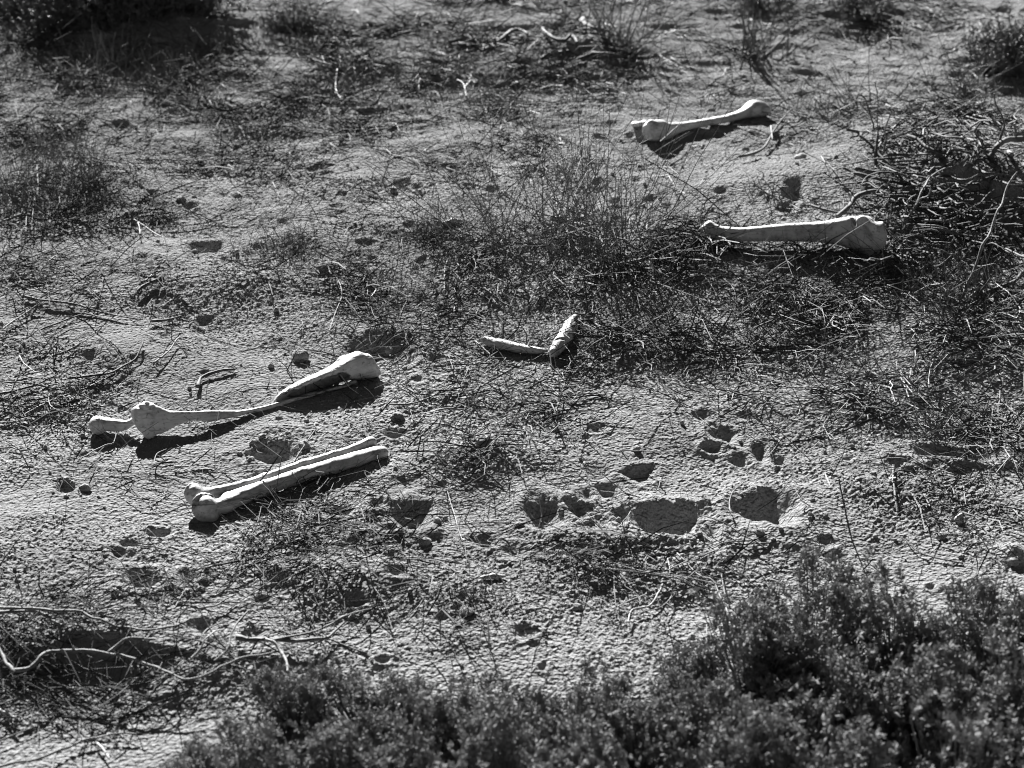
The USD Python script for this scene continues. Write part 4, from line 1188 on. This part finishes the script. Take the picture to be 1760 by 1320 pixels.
stem_plant("dry_tuft", 285, 150, 26, .14, 1.1, "ragged tuft in the shadow of the dark upper left shrub", "tuft", M["bush"], rg, r=.0013, base=.06, fine=600, fine_h=.6)
stem_plant("dry_tuft", 200, 130, 30, .2, .9, "taller ragged grass before the dark upper left shrub", "tuft", M["bush"], rg, r=.0013, base=.06, fine=700, fine_h=.6)
stem_plant("dry_tuft", 1660, 520, 40, .17, 1.1, "bristly tuft at the right below the branch pile", "tuft", M["bush"], rg, r=.0011, base=.05, fine=900, fine_h=.6)
stem_plant("dry_tuft", 1590, 640, 24, .07, 1.3, "low tuft from which three pale straws lean", "tuft", M["bush"], rg, r=.0010, base=.05, fine=700, fine_h=.9)
stem_plant("dry_tuft", 1610, 745, 18, .07, 1.3, "low tuft beside the long level pale straw", "tuft", M["bush"], rg, r=.0010, base=.03, fine=400, fine_h=.9)
stem_plant("dry_tuft", 680, 500, 18, .10, 1.3, "dark matted tuft on the slope above the hollow bone", "tuft", M["bush"], rg, r=.0010, base=.06, fine=900, fine_h=.7)
stem_plant("dry_tuft", 650, 560, 14, .08, 1.3, "dark matted tuft beside the sand hole above the hollow bone", "tuft", M["bush"], rg, r=.0010, base=.06, fine=600, fine_h=.7)
stem_plant("dry_tuft", 820, 800, 12, .07, 1.3, "dark matted tuft right of the cannon bone", "tuft", M["bush"], rg, r=.0009, base=.06, fine=600, fine_h=.8)
stem_plant("dry_tuft", 300, 545, 8, .03, 1.2, "tiny bristle tuft on the bare sand at left", "tuft", M["bush"], rg, r=.0008, base=.012, fine=80, fine_h=.9)
stem_plant("dry_tuft", 1195, 545, 30, .09, 1.3, "matted tuft in the thick litter below the central bush", "tuft", M["bush"], rg, r=.0010, base=.09, fine=900, fine_h=.7)
stem_plant("dry_tuft", 1330, 470, 30, .10, 1.3, "matted tuft in front of the shin bone", "tuft", M["bush"], rg, r=.0010, base=.10, fine=900, fine_h=.7)
stem_plant("dry_tuft", 815, 1030, 10, .06, 1.0, "wispy tuft beside a small round hole in the foreground", "tuft", M["bush"], rg, r=.0009, base=.015, fine=120, fine_h=.8)

# ------------------------------------------------------------------ leafy shrubs
OCT_V = np.array([[0, 0, 0], [.45, .17, .0], [.45, -.09, .15], [.45, -.09, -.15], [1, 0, 0]], float)
OCT_F = np.array([[0, 1, 2], [0, 2, 3], [0, 3, 1], [4, 2, 1], [4, 3, 2], [4, 1, 3]])


def leaves_along(tips, dirs, lens, per, size, rng, open_=.9):
    """Small plump leaves set spirally along shoots that end at the tips."""
    n = len(tips)
    t = rng.uniform(0, 1, (n, per))
    c = tips[:, None] - dirs[:, None] * (lens[:, None] * (1 - t))[:, :, None]
    a = np.cross(dirs, [0.3, 0.2, 1.0])
    a /= np.linalg.norm(a, axis=1, keepdims=True) + 1e-9
    b = np.cross(dirs, a)
    an = rng.uniform(0, 2 * np.pi, (n, per))
    side = np.cos(an)[:, :, None] * a[:, None] + np.sin(an)[:, :, None] * b[:, None]
    op = open_ * rng.uniform(.5, 1.2, (n, per, 1)) * (1.15 - .6 * t[:, :, None])
    ax = dirs[:, None] * .55 + side * op + rng.normal(0, .15, (n, per, 3))
    ax /= np.linalg.norm(ax, axis=2, keepdims=True)
    s = size * rng.uniform(.6, 1.25, (n, per)) * (1.1 - .35 * t)
    ax, c, s = ax.reshape(-1, 3), c.reshape(-1, 3), s.ravel()
    u = np.cross(ax, rng.normal(0, 1, ax.shape))
    u /= np.linalg.norm(u, axis=1, keepdims=True) + 1e-9
    w = np.cross(ax, u)
    V = c[:, None] + s[:, None, None] * (OCT_V[None, :, :1] * ax[:, None] + OCT_V[None, :, 1:2] * u[:, None] * 1.25 + OCT_V[None, :, 2:] * w[:, None] * 1.25)
    F = (OCT_F[None] + (np.arange(len(c)) * 5)[:, None, None]).reshape(-1, 3)
    return V.reshape(-1, 3), F


def leafy_shrub(name, o, rad, h, shoots, per, size, mat, stem_mat, rng, label, cat, group=None, shoot_len=.045, stems=14, rotz=0, openness=.9, gap=.35):
    x = thing(name, o, rotz)
    tag(x, label, cat, group)
    nc = max(14, shoots // 12)
    az = rng.uniform(0, 2 * np.pi, nc)
    cz = rng.uniform(0.02, 1, nc)
    q = rng.uniform(.45, 1.0, nc) ** .55
    lob = 1 + .30 * np.sin(az * 3 + rng.uniform(0, 6)) + .22 * np.sin(az * 5 + rng.uniform(0, 6))
    sz = np.sqrt(1 - cz ** 2)
    cen = np.stack([np.cos(az) * sz * rad * q * lob, np.sin(az) * sz * rad * q * lob, cz * h * q * rng.uniform(.8, 1.15, nc) + .012], 1)
    which = rng.integers(0, nc, shoots)
    tips = cen[which] + rng.normal(0, 1, (shoots, 3)) * shoot_len * np.array([.55, .55, .42]) * rng.uniform(.5, 1.2, (nc, 1))[which]
    tips[:, 2] = np.maximum(tips[:, 2], .012)
    n = len(tips)
    dirs = tips / (np.linalg.norm(tips, axis=1, keepdims=True) + 1e-9) * .55 + np.array([0, 0, .45]) + rng.normal(0, .42, (n, 3))
    dirs /= np.linalg.norm(dirs, axis=1, keepdims=True)
    lens = shoot_len * rng.uniform(.6, 1.5, n)
    v, f = leaves_along(tips, dirs, lens, per, size, rng, openness)
    tag(put("foliage", v, f, mat, x), kind="stuff")
    bases = tips - dirs * lens[:, None]
    t = np.linspace(0, 1, 4)
    roots = bases * np.array([.25, .25, 0])
    mid = bases * np.array([.7, .7, .55])
    C = np.stack([roots, mid, bases, tips - dirs * lens[:, None] * .1], 1)
    main = rng.choice(n, min(stems, n), replace=False)
    for k in main:
        vv, ff = tubes(spline(C[k], 8)[None], (np.linspace(.0026, .0010, 8) * max(1, rad / .16) ** .5)[None], 5)
        put("stem", vv, ff, stem_mat, x)
    rest = np.setdiff1d(np.arange(n), main)
    vv, ff = tubes(C[rest], np.broadcast_to(np.array([.0009, .0008, .0007, .0005]) * max(1, rad / .2) ** .5, (len(rest), 4)), 3)
    tag(put("twigs", vv, ff, stem_mat, x), kind="stuff")
    return x


def copy_of(src, o, rotz, scale, label, group):
    x = UsdGeom.Xform.Define(stage, numbered("/World/" + src.GetPrim().GetName().split("_0")[0]))
    x.GetPrim().GetReferences().AddInternalReference(src.GetPath())
    x.GetPrim().SetInstanceable(True)
    xf = UsdGeom.Xformable(x)
    xf.ClearXformOpOrder()
    x.GetPrim().GetAttribute("xformOp:translate").Set(Gf.Vec3d(*map(float, o)))
    x.GetPrim().GetAttribute("xformOp:rotateZ").Set(float(rotz))
    sc = xf.AddScaleOp()
    sc.Set(Gf.Vec3f(*map(float, scale)))
    xf.SetXformOpOrder([UsdGeom.XformOp(x.GetPrim().GetAttribute("xformOp:translate")), UsdGeom.XformOp(x.GetPrim().GetAttribute("xformOp:rotateZ")), sc])
    tag(x, label, x.GetPrim().GetCustomDataByKey("category"), group)
    return x


rs = np.random.default_rng(81)
FORE = [  # base pixel, scale, which clump
    ((1290, 1200), .8, "r"), ((1400, 1170), .8, "r"), ((1540, 1195), .88, "r"), ((1690, 1185), .88, "r"), ((1800, 1200), .9, "r"), ((1620, 1275), 1.0, "r"), ((1440, 1270), .9, "r"), ((1760, 1330), 1.05, "r"),
    ((1340, 1400), 1.0, "r"), ((1500, 1420), 1.0, "r"), ((1650, 1440), 1.05, "r"), ((1230, 1340), .8, "m"), ((1100, 1330), .85, "m"), ((980, 1290), .66, "m"), ((860, 1300), .75, "m"), ((740, 1290), .66, "m"), ((1010, 1420), .9, "m"), ((880, 1400), .85, "m"),
    ((620, 1260), .62, "l"), ((510, 1245), .6, "l"), ((700, 1400), .8, "l"), ((560, 1390), .75, "l"), ((430, 1370), .65, "l"), ((340, 1390), .55, "l"), ((1790, 1110), .6, "r"), ((1190, 1230), .5, "m"), ((640, 1320), .6, "l"), ((1340, 1300), .7, "r")]
CL = {"r": ("low fleshy-leaved shrub at lower right", "low fleshy-leaved shrubs in the blurred lower right clump", "shrubs of the lower right clump"), "m": ("low fleshy-leaved shrub at bottom middle", "low fleshy-leaved shrubs in the blurred bottom middle clump", "shrubs of the bottom middle clump"),
      "l": ("low fleshy-leaved shrub at bottom left", "low fleshy-leaved shrubs in the blurred bottom left clump", "shrubs of the bottom left clump")}
protos = []
for k, ((px, py), s, c) in enumerate(FORE):
    o = on_ground(px, py)
    lab, many, grp = CL[c]
    if k < 4:
        x = (leafy_shrub("leafy_shrub", o, .140, .165, 380, 20, .0108, M["leaf"], M["stem"], rs, lab, "shrub", grp, shoot_len=.030))
        protos.append(x)
    else:
        x = copy_of(protos[k % 4], o, rs.uniform(0, 360), (s, s, s * rs.uniform(.85, 1.1)), lab, grp)
    by_order(x, px + py * .001, lab, many, grp)

o = on_ground(222, 12)
leafy_shrub("dark_shrub", o, .28, .22, 1700, 26, .013, M["dark_leaf"], M["dark_twig"], rs, "large dense dark shrub at the upper left, cut by the top edge", "shrub", shoot_len=.07, stems=24, gap=.30)
o = on_ground(40, 20)
leafy_shrub("dark_shrub", o, .20, .16, 400, 22, .010, M["dark_leaf"], M["dark_twig"], rs, "smaller ragged dark shrub in the top left corner", "shrub", shoot_len=.08, stems=14, gap=.42)
o = on_ground(1735, 108)
leafy_shrub("small_shrub", o, .15, .14, 420, 22, .011, M["dark_leaf"], M["dark_twig"], rs, "small leafy shrub standing alone at the upper right edge", "shrub", shoot_len=.06, stems=14, gap=.30)
o = on_ground(505, 50)
leafy_shrub("small_shrub", o, .13, .08, 240, 18, .008, M["dark_leaf"], M["dark_twig"], rs, "low dark shrub on sand right of the large upper left shrub", "shrub", shoot_len=.06, stems=12, gap=.42)
o = on_ground(1300, 12)
leafy_shrub("small_shrub", o, .12, .06, 160, 18, .009, M["dark_leaf"], M["dark_twig"], rs, "low dark shrub at the top edge above the fan plant", "shrub", shoot_len=.06, stems=10, gap=.42)
o = on_ground(1470, 8)
leafy_shrub("small_shrub", o, .18, .05, 200, 18, .009, M["dark_leaf"], M["dark_twig"], rs, "low spreading dark shrub at the top edge right of the fan plant", "shrub", shoot_len=.06, stems=10, gap=.45)

# ------------------------------------------------------------------ loose twigs, each by itself
def loose_twigs():
    rng = np.random.default_rng(91)
    n = 0
    while n < 270:
        px, py = rng.uniform(-10, 1770), rng.uniform(160, 1240) if rng.random() < .9 else rng.uniform(40, 200)
        if rng.random() > float(litter_density(np.array([px]), np.array([py]))[0]) * .9 + .10:
            continue
        if any(abs(px - q[0]) < q[2] * 1.2 and abs(py - q[1]) < q[3] * 1.2 for q in PITS[:8]):
            continue
        o = on_ground(px, py)
        L = rng.gamma(4, .020) + .02
        az = rng.normal(0, .9) + (math.pi if rng.random() < .5 else 0)
        k = 5
        t = np.linspace(-.5, .5, k)
        a = az + np.cumsum(rng.normal(0, .22, k))
        C = np.zeros((k, 3))
        C[1:, 0] = np.cumsum(np.cos(a[1:]) * L / (k - 1))
        C[1:, 1] = np.cumsum(np.sin(a[1:]) * L / (k - 1))
        C += [o[0], o[1], 0]
        g = height(C[:, 0], C[:, 1], False)
        line = np.linspace(g[0], g[-1], k)
        tilt = rng.exponential(.08) if rng.random() < .8 else rng.uniform(.2, .7)
        C[:, 2] = np.maximum(line, g) + .003 + np.linspace(0, 1, k) * L * math.sin(tilt) * .8
        r = rng.uniform(.0008, .0017) * (1 + .08 * max(0, o[1] - 3))
        tone = rng.choice(["straw", "dark", "grey", "pale"], p=[.2, .35, .30, .15])
        m = {"straw": M["grey_twig"], "dark": M["dark_twig"], "grey": M["grey_twig"], "pale": M["pale_twig"]}[tone]
        v, f = twig_mesh(C, r, r * .6, rng, .15, 5, n=8)
        if rng.random() < .3:
            e = C[2] + np.array([math.cos(az + .7), math.sin(az + .7), rng.uniform(.1, .8)]) * L * .3
            v2, f2 = twig_mesh(np.array([C[2], e]), r * .7, r * .4, rng, .15, 4, n=4)
            v, f = joined([(v, f), (v2, f2)])
        word = {"straw": "grey", "dark": "dark", "grey": "grey", "pale": "pale"}[tone]
        w = near(px, py)
        c = v.mean(0)
        x = put("loose_twig", v - c, f, m, smooth=True)
        x.AddTranslateOp().Set(Gf.Vec3d(*map(float, c)))
        tag(x, None, "twig")
        by_order(x, px, f"loose {word} twig lying by {w}", f"loose {word} twigs by {w}", f"loose {word} twigs by {w}")
        n += 1


loose_twigs()
give_orders()
print("straws", N_STRAW, "prims", len(list(stage.Traverse())))
